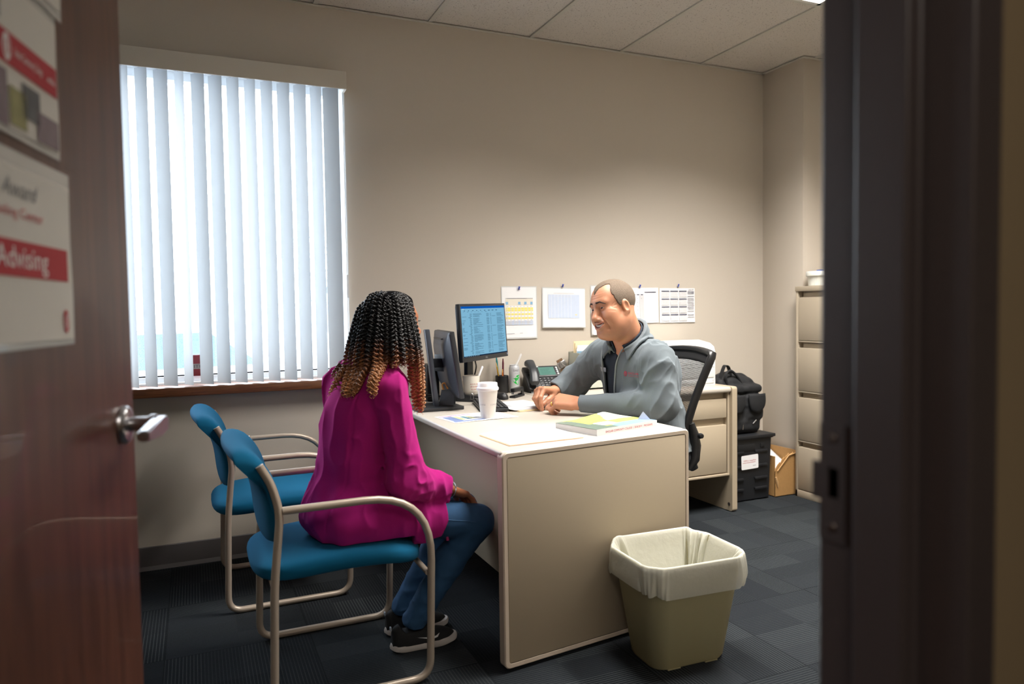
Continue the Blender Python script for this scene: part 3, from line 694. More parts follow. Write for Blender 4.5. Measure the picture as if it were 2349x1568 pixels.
def backp(u, z):     # u -1..1 across, z height
    prof = np.interp(z, [.50, .60, .70, .80, .90, 1.02], [2.055, 2.010, 2.000, 2.030, 2.070, 2.122]); wid = np.interp(z, [.50, .70, .90, 1.02], [.165, .185, .205, .218])
    return Vector((prof + .045 * (1 - u * u) * .8 - .02, cy + u * wid, z + .018 * (1 - u * u) * max(0, (z - .8) / .2)))
fr = MB()
P = [backp(-1, z) for z in np.linspace(.50, 1.0, 14)]; Q = [backp(u, 1.012) for u in np.linspace(-.97, .97, 13)]; Rr = [backp(1, z) for z in np.linspace(1.0, .50, 14)]
B_ = [backp(u, .50) for u in np.linspace(.9, -.9, 9)]
loop = P + Q + Rr + B_
rings = []
for i, p in enumerate(loop):
    tn = (loop[(i + 1) % len(loop)] - loop[i - 1]).normalized(); a = Vector((1, 0, 0)); a = (a - tn * a.dot(tn)).normalized(); b = tn.cross(a)
    ra, rb = .019, .012
    rings.append([tuple(p + a * math.copysign(abs(math.cos(q)) ** .7, math.cos(q)) * ra + b * math.copysign(abs(math.sin(q)) ** .7, math.sin(q)) * rb) for q in [2 * PI * k / 12 for k in range(12)]])
fr.loft(rings, closed=True); fr.build('back_frame', BLACKP, oc)
nm = MB(); nm.grid(lambda u, v: tuple(backp(2 * u - 1, .50 + .512 * v)), 20, 24); nm.build('mesh_back', NET, oc)
bnd = MB(); bnd.grid(lambda u, v: tuple(backp(2 * u - 1, .965 + .047 * v) + Vector((-.004, 0, 0))), 20, 4); bnd.build('head_band', pmat('black_fabric', (30, 30, 32), .9, noise=(700, .2)), oc, solid=.004)
sp_ = MB(); sp_.tube([(2.045, cy, .74), (2.045, cy, .55), (2.0, cy, .43), (1.85, cy, .40)], [.025, .03, .035, .035], 12)
for y_ in (2.572, 2.958): sp_.tube([(1.998, y_, .71), (2.012, y_, .66), (2.020, y_, .61), (2.012, y_, .55), (1.985, y_, .505)], [.015, .022, .026, .026, .016], 12)
sp_.build('back_support', BLACKP, oc)
MB().lathe([(0, -.012), (.010, -.011), (.013, 0), (.010, .011), (0, .012)], seg=14, M=Matrix.Translation((2.030, 2.548, .655)) @ Matrix.Rotation(PI / 2, 4, 'X')).build('tension_knob', BLACKP, oc)
rings = []
for i in range(17):
    e = math.sin(PI / 2 * (2 * i / 16 - 1)); x = 1.765 + .225 * e; k_ = max(0, 1 - abs(e) ** 6) ** .35; 
    rings.append([(x, cy + math.copysign(abs(math.cos(a)) ** .5, math.cos(a)) * (.235 * k_ + .001), .455 + math.copysign(abs(math.sin(a)) ** .6, math.sin(a)) * (.035 * k_ + .001)) for a in [2 * PI * k / 28 for k in range(28)]])
MB().loft(rings).build('seat', pmat('black_fabric', (30, 30, 32), .9, noise=(700, .2)), oc)
c_ = MB(); c_.lathe([(.05, .41), (.05, .38), (.024, .37), (.024, .12), (.045, .11), (.045, .06), (0, .06)], (1.77, cy, 0), 18); c_.build('gas_column', BLACKP, oc)
for k in range(5):
    a = 2 * PI * k / 5 + PI; d = Vector((math.cos(a), math.sin(a), 0)); l_ = MB(); l_.tube([Vector((1.77, cy, .095)) + d * .03, Vector((1.77, cy, .085)) + d * .15, Vector((1.77, cy, .07)) + d * .26], [.024, .02, .014], 10); lo_ = l_.build('leg', BLACKP, oc)
    w_ = MB(); p = Vector((1.77, cy, .03)) + d * .26
    for s_ in (-.014, .014): w_.lathe([(0, -.009), (.027, -.009), (.03, -.004), (.03, .004), (.027, .009), (0, .009)], seg=16, M=Matrix.Translation(p + Vector((-d.y, d.x, 0)) * s_) @ Vector((0, 0, 1)).rotation_difference(Vector((-d.y, d.x, 0))).to_matrix().to_4x4())
    w_.build('caster', BLACKP, lo_)
# ------------------------------------------------------------------ monitors, keyboard, mouse
MONB = pmat('monitor_plastic', (36, 38, 42), 0.4, noise=(300, .06), bump=(900, .06))
MONS = pmat('monitor_shell', (62, 68, 80), 0.38, noise=(300, .05))
def monitor(name, label, BL, BR, TL, loc, screen_mats, side_vent=False):
    BL, BR, TL = Vector(BL), Vector(BR), Vector(TL); w = (BR - BL).length; M = frame(BL, BR - BL, TL - BL); h = (TL - BL).dot(M.col[1].xyz)
    t = thing(name, label, 'monitor', loc)
    b = MB(); b.box(0, 0, -.022, w, h, 0, bev=.003, M=M); b.build('bezel', MONB, t)
    s = MB()
    e = [(.0, .012), (.012, .02), (.05, .034), (.10, .048)]
    rings = []
    for ins, dz in ((.002, .020), (.004, .026), (.03, .036), (.065, .050), (.075, .053)):
        rings.append([(p[0], p[1], -dz) for p in rrect(ins, ins * .8, w - ins, h - ins * .8, .012 + ins * .4, 4)])
    s.loft(rings, M=M); s.box(w * .25, h - .035, -.05, w * .75, h - .030, -.030, mat=1, M=M)
    s.build('rear_shell', [MONS, MONB], t, autosmooth=50)
    return t, M, w, h
SCR = [emat('screen_blue', (140, 200, 232), .80), emat('screen_bar', (10, 92, 190), .85), emat('screen_ink', (70, 112, 142), .7), emat('screen_light', (196, 226, 240), .85), emat('screen_taskbar', (28, 52, 84), .6)]
A, MA, w, h = monitor('desktop_monitor', 'black monitor with a blue-lit email list on its screen', (1.2207, 3.366, .9625), (1.5916, 3.651, .968), (1.2035, 3.374, 1.2555), (1.45, 3.62, .75), SCR)
s = MB(); mx, my0, my1 = .013, .024, .013
s.rect(mx, my0, w - mx, h - my1, .0008, 0, MA); sw, sh = w - 2 * mx, h - my0 - my1
def sr(x0, y0, x1, y1, m_): s.rect(mx + sw * x0, my0 + sh * y0, mx + sw * x1, my0 + sh * y1, .0014, m_, MA)
sr(0, .955, 1, 1, 1); sr(0, .0, 1, .022, 4); sr(.03, .935, .06, .953, 3)
for k in range(8): sr(.03 + .04 * k, .005, .05 + .04 * k, .018, 3)
rg = random.Random(4)
for k in range(9): sr(.06 + .09 * k, .905, .06 + .09 * k + rg.uniform(.02, .05), .918, 2)
for k in range(7): sr(.05 + .08 * k, .885, .05 + .08 * k + rg.uniform(.015, .04), .891, 2)
for r_ in range(44):
    y = .845 - r_ * .0185
    if rg.random() < .4: sr(.012, y, .012 + rg.uniform(.03, .10), y + .006, 2)
    if r_ % 9 == 4: sr(.15, y, .20, y + .007, 2); continue
    sr(.18, y, .18 + rg.uniform(.03, .05), y + .006, 2); sr(.25, y, .25 + rg.uniform(.06, .22), y + .006, 2)
    sr(.555, y, .555 + rg.uniform(.05, .07), y + .006, 2); sr(.645, y, .665, y + .006, 2); sr(.80, y, .80 + rg.uniform(.10, .17), y + .006, 2)
    if r_ % 11 == 3: sr(.68, y, .77, y + .006, 2)
s.build('screen', SCR, A)
lg = MB(); lg.text('DELL', .011, w / 2, .008, .0008, 0, MA, align='CENTER'); MB().rect(w - .012, .010, w - .008, .020, .0008, 0, MA).build('power_light', emat('led_white', (210, 220, 255), .9), A)
lg.build('maker_mark', pmat('mark_silver', (168, 170, 176), .4), A)
nz = MA.col[2].xyz; cbk = MA @ Vector((w / 2, h / 2, -.06)); st = MB(); fl = Vector((nz.x, nz.y, 0)).normalized(); rt = Vector((fl.y, -fl.x, 0)) * -1; rt = Vector((-fl.y, fl.x, 0))
pc = Vector((cbk.x, cbk.y, .7504)) - fl * .045; MN = frame(pc, Vector((fl.y, -fl.x, 0)) * -1, fl * -1)
st.box(-.029, -.012, .016, .029, .012, .40, bev=.004, M=MN); st.box(-.035, -.09, .30, .035, .0, .36, bev=.004, M=MN); st.prism(rrect(-.11, -.135, .11, .04, .012), .0, .032, 0, MN); st.build('stand', MONB, A)
cbm = MB(); cbm.tube(fillet([pc + rt * .02 + Vector((0, 0, .20)) + fl * .03, pc + rt * .10 + Vector((0, 0, .16)) - fl * .01, pc + rt * .06 + Vector((0, 0, .07)) - fl * .02, pc + rt * .0 + Vector((0, 0, .02)) - fl * .03], .05), .004, 8)
cbm.build('cable', BLACKP, A)

bl = Vector((1.1493, 3.1537, .8128)); tl = Vector((1.103, 3.141, 1.126)); wd = Vector((.16, .985, 0)).normalized() * .47
Bm, MBm, w2, h2 = monitor('desktop_monitor', 'black monitor seen from behind, edge-on beside its tall stand post', bl, bl + wd, tl, (1.05, 3.32, .75), None)
s2 = MB(); s2.rect(.013, .02, w2 - .013, h2 - .013, .0008, 0, MBm); s2.build('screen', emat('screen_idle', (60, 90, 130), .25), Bm)
bt_ = MB()
for k in range(4): bt_.box(.028, .035 + .016 * k, -.031, .036, .043 + .016 * k, -.027, bev=.002, M=MBm)
bt_.box(.022, .11, -.034, .040, .155, -.027, bev=.002, M=MBm); bt_.build('buttons', BLACKP, Bm)
p0, p1 = Vector((1.060, 3.31, .765)), Vector((1.020, 3.318, 1.135)); st = MB()
MK = frame(p0, wd, p1 - p0); st.box(-.028, 0, -.012, .028, (p1 - p0).length, .012, bev=.004, M=MK); st.build('stand_post', pmat('stand_grey', (70, 76, 86), .35, metal=.4), Bm)
mid = MBm @ Vector((w2 / 2, h2 * .52, -.052)); am = MB(); q0 = p0.lerp(p1, .56); dd = (MBm @ Vector((.19, h2 * .52, -.05))) - q0
MA2 = frame(q0, dd, Vector((0, 0, 1))); am.box(0, -.022, -.02, dd.length + .004, .022, .02, bev=.004, M=MA2); am.box(dd.length - .012, -.042, -.045, dd.length + .006, .042, .045, bev=.004, M=MA2); am.build('arm', MONB, Bm)
bs = MB(); bs.prism(rrect(.945, 3.225, 1.175, 3.43, .012), .75, .766); ob = bs.build('base_plate', MONB, Bm); bv = ob.modifiers.new('soft', 'BEVEL'); bv.width = .003; bv.segments = 2; bv.limit_method = 'ANGLE'
cbm = MB(); cbm.tube(fillet([(1.00, 3.46, .79), (1.06, 3.50, .80), (1.15, 3.42, .79), (1.19, 3.40, .84), (1.165, 3.36, .86)], .05), .006, 8); cbm.tube(fillet([(.96, 3.50, .80), (1.05, 3.54, .78), (1.13, 3.48, .80)], .04), .004, 8)
cbm.build('cable', BLACKP, Bm)

KEYC = pmat('key_caps', (30, 31, 34), .5, noise=(300, .1))
kb = thing('keyboard', 'black keyboard under the edge-on monitor beside the paper cup', 'keyboard', (1.33, 3.30, .75), 0)
kd = Vector((.155, .60, 0)).normalized(); kr = Vector((kd.y, -kd.x, 0)); MKB = frame(Vector((1.200, 3.076, .75)), kd, -kr)   # x along length (away), y to the left of it
b = MB(); b.prism([(0, 0), (.36, 0), (.36, -.130), (0, -.130)], .004, .018, M=MKB); ob = b.build('case', MONB, kb); bv = ob.modifiers.new('soft', 'BEVEL'); bv.width = .004; bv.segments = 2
k_ = MB()
for r_ in range(6):
    y0 = -.010 - r_ * .0205
    for c_ in range(17):
        if r_ == 5 and 4 < c_ < 10: continue
        if c_ == 14: continue
        x0 = .012 + c_ * .0208; k_.box(x0 + .001, y0 - .0175, .018, x0 + .0195, y0, .026 - .0006 * r_, bev=.0018, seg=1, M=MKB)
k_.box(.012 + 4.5 * .0208, -.010 - 5 * .0205 - .0175, .018, .012 + 10 * .0208, -.010 - 5 * .0205, .023, bev=.0018, M=MKB)
k_.build('keys', KEYC, kb)
mo = thing('computer_mouse', 'black computer mouse behind the paper cup, left of the stapler', 'mouse', (1.488, 3.515, .75))
mb = MB(); rings = []
for i in range(13):
    e = math.sin(PI / 2 * (i / 6 - 1)); k = max(0, 1 - abs(e) ** 2.6) ** .5
    rings.append([(1.488 + math.cos(a) * (.031 * k + .0004), 3.515 + e * .056, .752 + max(0, math.sin(a)) ** .8 * (.034 * k * (1 - .25 * e)) + .0005) for a in [2 * PI * j / 20 for j in range(20)]])
mb.loft(rings); mb.build('shell', BLACKP, mo); MB().lathe([(0, -.004), (.010, -.004), (.010, .004), (0, .004)], seg=14, M=Matrix.Translation((1.488, 3.480, .776)) @ Matrix.Rotation(PI / 2, 4, 'Y')).build('wheel', KEYC, mo)

# ------------------------------------------------------------------ things on the desk
DZ = .75
cup = thing('paper_cup', 'white paper coffee cup with white plastic lid on the desk', 'cup', (1.168, 2.912, DZ))
CW = pmat('cup_card', (232, 229, 224), .55, noise=(60, .015)); CL = pmat('cup_lid', (238, 236, 238), .35)
c = (1.168, 2.912, DZ)
mb = MB(); mb.lathe([(0, .004), (.0295, .004), (.0305, 0), (.0315, .004), (.0445, .128), (.0455, .130), (.0430, .131), (.030, .012), (0, .010)], c, 48); mb.build('cup', CW, cup)
mb = MB(); mb.lathe([(.0440, .122), (.0478, .124), (.0492, .129), (.0488, .135), (.0455, .1375), (.0440, .142), (.0432, .154), (.0420, .1565), (.0405, .156), (.0395, .151), (0, .150)], c, 48); mb.build('lid', CL, cup)
def wrap(mb, txt, size, cx, cy, r, a0, z, mat, flip=1):
    v, f = text_geo(txt, size, 'CENTER'); mb.add([(cx + r(z + p[1]) * math.cos(a0 + flip * p[0] / r(z)), cy + r(z + p[1]) * math.sin(a0 + flip * p[0] / r(z)), DZ + z + p[1]) for p in v], f, mat)
rc = lambda z: .0315 + (.0445 - .0315) * (z - .004) / .124 + .0003
for tx_, a_ in (('COFFEE', -150), ('COMPANY', -62)): wm = MB(); wrap(wm, tx_, .009, c[0], c[1], rc, math.radians(a_), .060, 0); wm.build('lettering', pmat('cup_print', (170, 168, 172), .6), cup)

lf = MB(); ML = frame((.992, 2.842, DZ + .0006), (.97, .11, 0), (-.11, .97, 0))
lf.grid(lambda u, v: (u * .31, v * .215, .0005 + .0012 * math.sin(3 * u) ** 2), 12, 8, 0, True, ML)
rg = random.Random(9)
LMT = [WHITEP, pmat('leaf_pink', (186, 130, 158), .6), pmat('leaf_blue', (120, 136, 176), .6), pmat('leaf_yellow', (206, 206, 150), .6), pmat('leaf_teal', (96, 140, 150), .6), GREYI]
def lr(x0, y0, x1, y1, m_): lf.grid(lambda u, v: ((x0 + (x1 - x0) * u) * .31, (y0 + (y1 - y0) * v) * .215, .0010 + .0012 * math.sin(3 * (x0 + (x1 - x0) * u)) ** 2), 4, 1, m_, True, ML)
lr(.03, .86, .55, .94, 1); lr(.03, .08, .5, .2, 2); lr(.05, .2, .2, .8, 2); lr(.2, .3, .27, .75, 3); lr(.3, .3, .36, .7, 4); lr(.38, .35, .43, .68, 3); lr(.5, .12, .6, .2, 5)
for k in range(26): x, y = rg.uniform(.05, .9), rg.uniform(.1, .9); lr(x, y, x + rg.uniform(.03, .09), y + .03, rg.choice([5, 2, 1, 5]))
tag(lf.build('flyer', LMT), 'glossy coloured flyer lying under the paper coffee cup', 'flyer')

fo = MB(); MF = frame((.992, 2.270, DZ + .0008), (.998, .058, 0), (-.03, 1, 0))
pf = [(0, 0), (.303, 0), (.303, .262), (.05, .272), (0, .250)]
fo.prism([(p[0] - .006, p[1] - .004) for p in pf], 0, .0012, 1, MF); fo.prism(pf, .0014, .0030, 0, MF); fo.prism([(p[0] + .004, p[1] + .004) for p in pf], .0032, .0046, 0, MF)
tag(fo.build('file_folder', [pmat('folder_white', (240, 236, 228), .65), pmat('folder_peach', (232, 178, 140), .6)]), 'white file folder with peach edge at the near end of the desk', 'folder')

bk = thing('catalog', 'thick softcover catalog with tree photo cover at the near end of the desk', 'book', (1.53, 2.45, DZ))
M_ = frame((1.352, 2.292, DZ), (.335, .088, 0), (-.088, .335, 0)); bw, bd, bt = .338, .232, .0245
b = MB(); b.box(.002, .002, .002, bw - .003, bd - .003, bt - .0015, M=M_); b.build('page_block', pmat('page_edges', (226, 224, 222), .8, noise=(900, .06), stretch=(.02, .02, 1)), bk)
def curl(x, y): return .030 * max(0, (y / bd - .45)) * max(0, (x / bw - .30)) * 2.0 * (1 if x < bw * .80 else max(0, 1 - (x / bw - .80) * 5))
CV = [pmat('cover_leaves', (150, 168, 92), .35, noise=(75, .5), rgb2=(206, 216, 110)), pmat('cover_dark', (104, 120, 108), .35, noise=(60, .4)), pmat('cover_blue', (130, 162, 206), .35, noise=(40, .2)), WHITEP, pmat('cover_pale', (214, 220, 196), .35, noise=(40, .1)), RED]
b = MB(); nx, ny = 36, 24
for i in range(nx):
    for j in range(ny):
        u, v = (i + .5) / nx, (j + .5) / ny; q = math.sin(7 * u + 3 * v) * .12 + math.sin(17 * u - 9 * v) * .06
        mt = 0
        if v < .16 + q * .3: mt = 2 if u > .35 else 1
        elif u < .22 + q: mt = 1
        elif v > .55 and u > .62 + q * .5: mt = 4
        elif v < .30 and u > .4: mt = 2
        if .28 < u < .52 and .24 < v < .50: mt = 3
        xx = [i / nx * bw, (i + 1) / nx * bw]; yy = [j / ny * bd, (j + 1) / ny * bd]
        b.add([(x, y, bt + curl(x, y)) for x, y in ((xx[0], yy[0]), (xx[1], yy[0]), (xx[1], yy[1]), (xx[0], yy[1]))], [(0, 1, 2, 3)], mt, True, M_)
b.box(0, -.0005, 0, bw, .0006, bt, mat=3, M=M_); b.box(0, 0, 0, bw, bd, .0016, mat=3, M=M_)
b.text('SINCLAIR COMMUNITY COLLEGE  |  2018-2019  |  PROGRAMS', .0115, .045, .0075, 0, 5, M_ @ frame((0, -.0009, 0), (1, 0, 0), (0, 0, 1)), width=.265)
b.add([(bw * .90, bd * .30, bt), (bw * .97, bd * .10, bt), (bw * .93, bd * .22, bt + .032)], [(0, 1, 2)], 3, False, M_)
b.build('cover', CV, bk)
pn = thing('ballpoint_pen', 'blue ballpoint pen lying against the catalog', 'pen', (1.343, 2.45, DZ))
pa, pb = Vector((1.341, 2.36, DZ + .0105)), Vector((1.338, 2.515, DZ + .0105)); pd_ = (pb - pa).normalized()
mb = MB(); mb.tube([pa, pa + pd_ * .012, pa + pd_ * .018, pb - pd_ * .02, pb], [.0012, .0035, .0048, .0048, .0042], 12); mb.build('barrel', pmat('pen_blue', (58, 84, 142), .3), pn)
mb = MB(); mb.tube([pb, pb + pd_ * .012], [.003, .0026], 10); mb.build('button', pmat('pen_navy', (30, 40, 72), .3), pn)
mb = MB(); mb.box(-.0014, -.045, .0048, .0014, 0, .0068, bev=.0005, M=frame(pb, (1, 0, 0), pd_)); mb.build('clip', pmat('pen_light_blue', (108, 140, 196), .25), pn)

pp = thing('paper_stack', 'small stack of printed sheets in front of the man\'s hands', 'papers', (1.45, 3.18, DZ))
MPp = frame((1.352, 3.030, DZ), (.985, .05, 0), (.23, .95, 0))
for k in range(5):
    b = MB(); b.grid(lambda u, v: (u * .216 - .004 * k, v * .29 + .003 * k, .0062 + .0010 * k + (.008 * max(0, .35 - u) * v * (k / 4) * 2)), 8, 8, 0, True, MPp)
    if k == 4:
        for r_ in range(18): b.rect(.02, .262 - r_ * .013, .02 + random.uniform(.10, .165), .266 - r_ * .013, .0125, 1, MPp)
    b.build('sheet', [WHITEP, GREYI], pp, solid=.0004)
mf = MB(); mf.prism([(.012, -.022), (.24, -.012), (.24, .27), (.012, .27)], .0006, .0028, 0, MPp); mf.prism([(.016, -.018), (.24, -.008), (.24, .27), (.016, .27)], .0030, .0048, 0, MPp)
tag(mf.build('manila_folder', [pmat('manila', (226, 206, 166), .65, noise=(80, .03))]), 'manila folder lying under the small stack of printed sheets', 'folder')

# phone
ph = thing('desk_phone', 'black desk phone with a lit green display beside the silver can', 'phone', (1.84, 3.70, DZ))
MPH = frame((1.722, 3.655, DZ + .0245), (1, -.10, 0), (.075, .74, .67))       # x right, y up the sloping face
b = MB(); b.box(0, 0, -.03, .222, .175, 0, bev=.006, M=MPH); b.build('phone_body', BLACKP, ph)
b = MB(); b.prism([(0, 0), (.12, 0), (.105, .105), (.075, .105)], 0, .17, 0, frame((1.735, 3.66, DZ), (0, 1, 0), (0, 0, 1))); b.build('foot_stand', BLACKP, ph)
b = MB(); b.box(.078, .088, 0, .218, .172, .006, bev=.003, M=MPH); b.build('display_bezel', MONB, ph)
b = MB(); b.rect(.090, .098, .188, .160, .0066, 0, MPH)
for k in range(4): b.rect(.10, .106 + .012 * k, .15 + .008 * (k % 2), .109 + .012 * k, .0070, 1, MPH)
b.build('display', [emat('lcd_green', (150, 205, 185), .62), emat('lcd_ink', (122, 176, 158), .56)], ph)
KY = pmat('phone_key', (52, 54, 58), .45); KG = pmat('phone_glyph', (210, 212, 214), .6)
dig = '123456789*0#'
for r_ in range(4):
    for c_ in range(3):
        x, y = .100 + c_ * .023, .068 - r_ * .0175; b = MB(); b.box(x, y, 0, x + .018, y + .0125, .004, bev=.0015, seg=1, M=MPH); b.text(dig[r_ * 3 + c_], .010, x + .009, y + .003, .0043, 1, MPH, align='CENTER'); b.build('key', [KY, KG], ph)
for r_ in range(4): b = MB(); b.box(.078, .068 - r_ * .0175, 0, .091, .078 - r_ * .0175, .004, bev=.0015, seg=1, M=MPH); b.rect(.080, .072 - r_ * .0175, .086, .0745 - r_ * .0175, .0044, 1, MPH); b.build('key', [KY, KG], ph)
for r_ in range(3): MB().box(.180, .012 + r_ * .014, 0, .210, .020 + r_ * .014, .004, bev=.0015, seg=1, M=MPH).build('key', [KY], ph)
for k in range(4): MB().lathe([(.006, 0), (.006, .004), (0, .005)], (.203, .104 + .016 * k, .006), 12, 0, MPH).build('round_button', [KG], ph)
b = MB(); b.lathe([(.0165, 0), (.0165, .005), (.012, .006), (0, .006)], (.194, .066, 0), 20, 0, MPH)
for k in range(4): b.box(.192 + .010 * math.cos(k * PI / 2), .064 + .010 * math.sin(k * PI / 2), .0058, .196 + .010 * math.cos(k * PI / 2), .068 + .010 * math.sin(k * PI / 2), .0064, mat=1, M=MPH)
b.build('navigation_key', [KY, KG], ph)
hs = MB(); P_ = [(-.004, .012, .020), (-.004, .026, .034), (-.002, .06, .054), (.0, .10, .060), (.0, .135, .052), (.0, .165, .038), (.0, .182, .024)]
rings = []
for i, p in enumerate(P_):
    a_ = Vector(P_[max(0, i - 1)]); b_ = Vector(P_[min(6, i + 1)]); tn = (b_ - a_).normalized(); up = Vector((0, -tn.z, tn.y)); wx = [.020, .030, .026, .023, .026, .031, .018][i]; wy = [.012, .020, .013, .012, .014, .022, .012][i]
    rings.append([tuple(Vector(p) + Vector((1, 0, 0)) * math.copysign(abs(math.cos(q)) ** .7, math.cos(q)) * wx + up * math.copysign(abs(math.sin(q)) ** .8, math.sin(q)) * wy) for q in [2 * PI * k / 18 for k in range(18)]])
hs.loft(rings, M=MPH @ Matrix.Translation((.034, 0, 0))); hs.build('handset', pmat('handset_black', (38, 41, 45), .38, noise=(300, .05)), ph)
cr = MB(); cr.tube([MPH @ Vector((.03 + .0045 * math.cos(t) + .0012 * t * .25, -.006 - .0000 * t, .004 + .0045 * math.sin(t))) + Vector((0, -.001, -.015)) for t in [k * .5 for k in range(130)]], .0014, 5); cr.build('coiled_cord', BLACKP, ph)
lg = MB(); lg.rect(.080, .163, .096, .168, .0066, 0, MPH); lg.build('maker_mark', KG, ph)

can = thing('drink_can', 'slim silver drink can with green leaves printed on it', 'can', (1.668, 3.745, DZ))
cc = (1.668, 3.745, DZ); ALU = pmat('brushed_aluminium', (206, 208, 212), .34, metal=.35, noise=(400, .04))
b = MB(); b.lathe([(0, .006), (.020, .004), (.0235, 0), (.026, .003), (.0295, .012), (.0305, .016), (.0305, .140), (.0295, .146), (.0255, .156), (.0265, .158), (.0262, .160), (.0245, .160), (.0235, .156), (0, .156)], cc, 48); b.build('can_body', ALU, can)
rk = lambda z: .0308
b = MB(); wrap(b, 'DAILY', .0145, cc[0], cc[1], rk, math.radians(-88), .124, 0); wrap(b, 'S P A R K', .006, cc[0], cc[1], rk, math.radians(-88), .110, 1)
def leaf(mb, a0, z, ln, wdt, ang, mat):
    pts = [(ln * (k / 10 - .5), wdt * math.sin(PI * k / 10)) for k in range(11)] + [(ln * (k / 10 - .5), -wdt * .25 * math.sin(PI * k / 10)) for k in range(9, 0, -1)]
    ca, sa = math.cos(ang), math.sin(ang); q = [(p[0] * ca - p[1] * sa, p[0] * sa + p[1] * ca) for p in pts]; n = len(q); m_ = (sum(p[0] for p in q) / n, sum(p[1] for p in q) / n); q = [m_] + q
    mb.add([(cc[0] + .0310 * math.cos(a0 + p[0] / .031), cc[1] + .0310 * math.sin(a0 + p[0] / .031), DZ + z + p[1]) for p in q], [(0, k, k % n + 1) for k in range(1, n + 1)], mat)
leaf(b, math.radians(-106), .064, .054, .026, math.radians(-42), 2); leaf(b, math.radians(-66), .086, .046, .018, math.radians(48), 2)
b.build('label_print', [INK, GREYI, pmat('leaf_green', (20, 166, 62), .5)], can)
tb = MB(); ta, te = Vector((1.676, 3.742, DZ + .150)), Vector((1.712, 3.738, DZ + .222)); tb.tube([ta, ta.lerp(te, .92), ta.lerp(te, .97), te], [.0062, .0062, .005, .001], 14)
tag(tb.build('clear_tube', pmat('clear_plastic', (240, 243, 244), .1, alpha=.42, spec=.8)), 'clear plastic tube standing out of the silver can', 'tube')

pcup = thing('pen_cup', 'black pen cup behind the silver can', 'pen holder', (1.602, 3.778, DZ))
b = MB(); b.lathe([(0, 0), (.036, 0), (.038, .003), (.038, .098), (.036, .100), (.0345, .098), (.0345, .006), (0, .005)], (1.602, 3.770, DZ), 32); b.build('holder', BLACKP, pcup)
def pencil(name, label, cat, a, e, r, rgb, tip=None):
    t = thing(name, label, cat, a); a, e = Vector(a), Vector(e); b_ = MB(); b_.tube([a, a.lerp(e, .86)], r, 8); b_.build('barrel', pmat(name + '_' + label.split()[0], rgb, .4), t)
    b_ = MB(); b_.tube([a.lerp(e, .86), e], [r, r * .5], 8); b_.build('cap', pmat('tip_' + label.split()[0], tip or rgb, .4), t)
pencil('pencil', 'yellow pencil leaning left in the black pen cup', 'pencil', (1.594, 3.762, .757), (1.562, 3.757, .925), .0042, (206, 158, 44), (226, 190, 120))
pencil('pencil', 'orange pencil in the black pen cup, right of the yellow one', 'pencil', (1.600, 3.757, .757), (1.594, 3.742, .888), .0042, (196, 110, 40), (210, 160, 80))
pencil('felt_pen', 'teal felt pen standing tallest in the black pen cup', 'pen', (1.592, 3.778, .757), (1.574, 3.783, .960), .0055, (26, 132, 138))
pencil('felt_pen', 'maroon felt pen in the black pen cup beside the can rim', 'pen', (1.612, 3.782, .757), (1.618, 3.788, .945), .0058, (92, 28, 44))

mug = thing('mug', 'white mug with red lettering standing on the foot plate of the lit monitor', 'mug', (1.320, 3.518, DZ + .0330)); mcz = DZ + .0332; mc = (1.320, 3.518)
b = MB(); b.lathe([(0, 0), (.033, 0), (.036, .003), (.0405, .03), (.0455, .098), (.0455, .100), (.0435, .100), (.0425, .096), (.038, .03), (.033, .006), (0, .006)], (mc[0], mc[1], mcz), 48); b.build('mug_body', pmat('mug_glaze', (228, 222, 210), .3, coat=.3), mug)
b = MB(); rm = lambda z: np.interp(z - .0332, [0, .003, .03, .098], [.033, .036, .0405, .0455]) + .0005
for k, (tx, sz) in enumerate((('and the need', .010), ('all endeavor', .010), ('to meet it', .010), ('Author', .005))):
    v, f = text_geo(tx, sz, 'CENTER', .25); z = .0332 + .056 - .0135 * k
    b.add([(mc[0] + rm(z + p[1]) * math.cos(math.radians(-84) + p[0] / rm(z)), mc[1] + rm(z + p[1]) * math.sin(math.radians(-84) + p[0] / rm(z)), DZ + z + p[1]) for p in v], f, 0)
b.build('lettering', RED, mug)
b = MB(); b.tube(fillet([(mc[0] - .043, mc[1] + .012, mcz + .08), (mc[0] - .078, mc[1] + .02, mcz + .075), (mc[0] - .074, mc[1] + .02, mcz + .03), (mc[0] - .040, mc[1] + .012, mcz + .022)], .025), .006, 10); b.build('handle', MATS['mug_glaze'], mug)
b = MB(); a_, e_ = Vector((1.326, 3.518, mcz + .010)), Vector((1.378, 3.500, mcz + .148)); b.tube([a_, a_.lerp(e_, .97), e_], [.0052, .0058, .002], 10); tag(b.build('white_marker', pmat('marker_white', (230, 230, 232), .3)), 'white marker leaning out of the white mug', 'marker')

stp = thing('stapler', 'black stapler standing behind the paper cup and in front of the can', 'stapler', (1.61, 3.61, DZ)); MST = frame((1.590, 3.545, DZ), (.62, .55, 0), (-.55, .62, 0))
b = MB(); b.box(-.055, -.018, 0, .075, .018, .012, bev=.004, M=MST); b.build('base', BLACKP, stp)
b = MB(); b.box(-.050, -.014, .030, .072, .014, .052, bev=.006, M=MST); b.box(.045, -.014, .010, .074, .014, .04, bev=.003, M=MST); b.build('arm', BLACKP, stp)
b = MB(); b.box(-.048, -.008, .020, .06, .008, .030, M=MST); b.build('magazine', CHROME, stp)

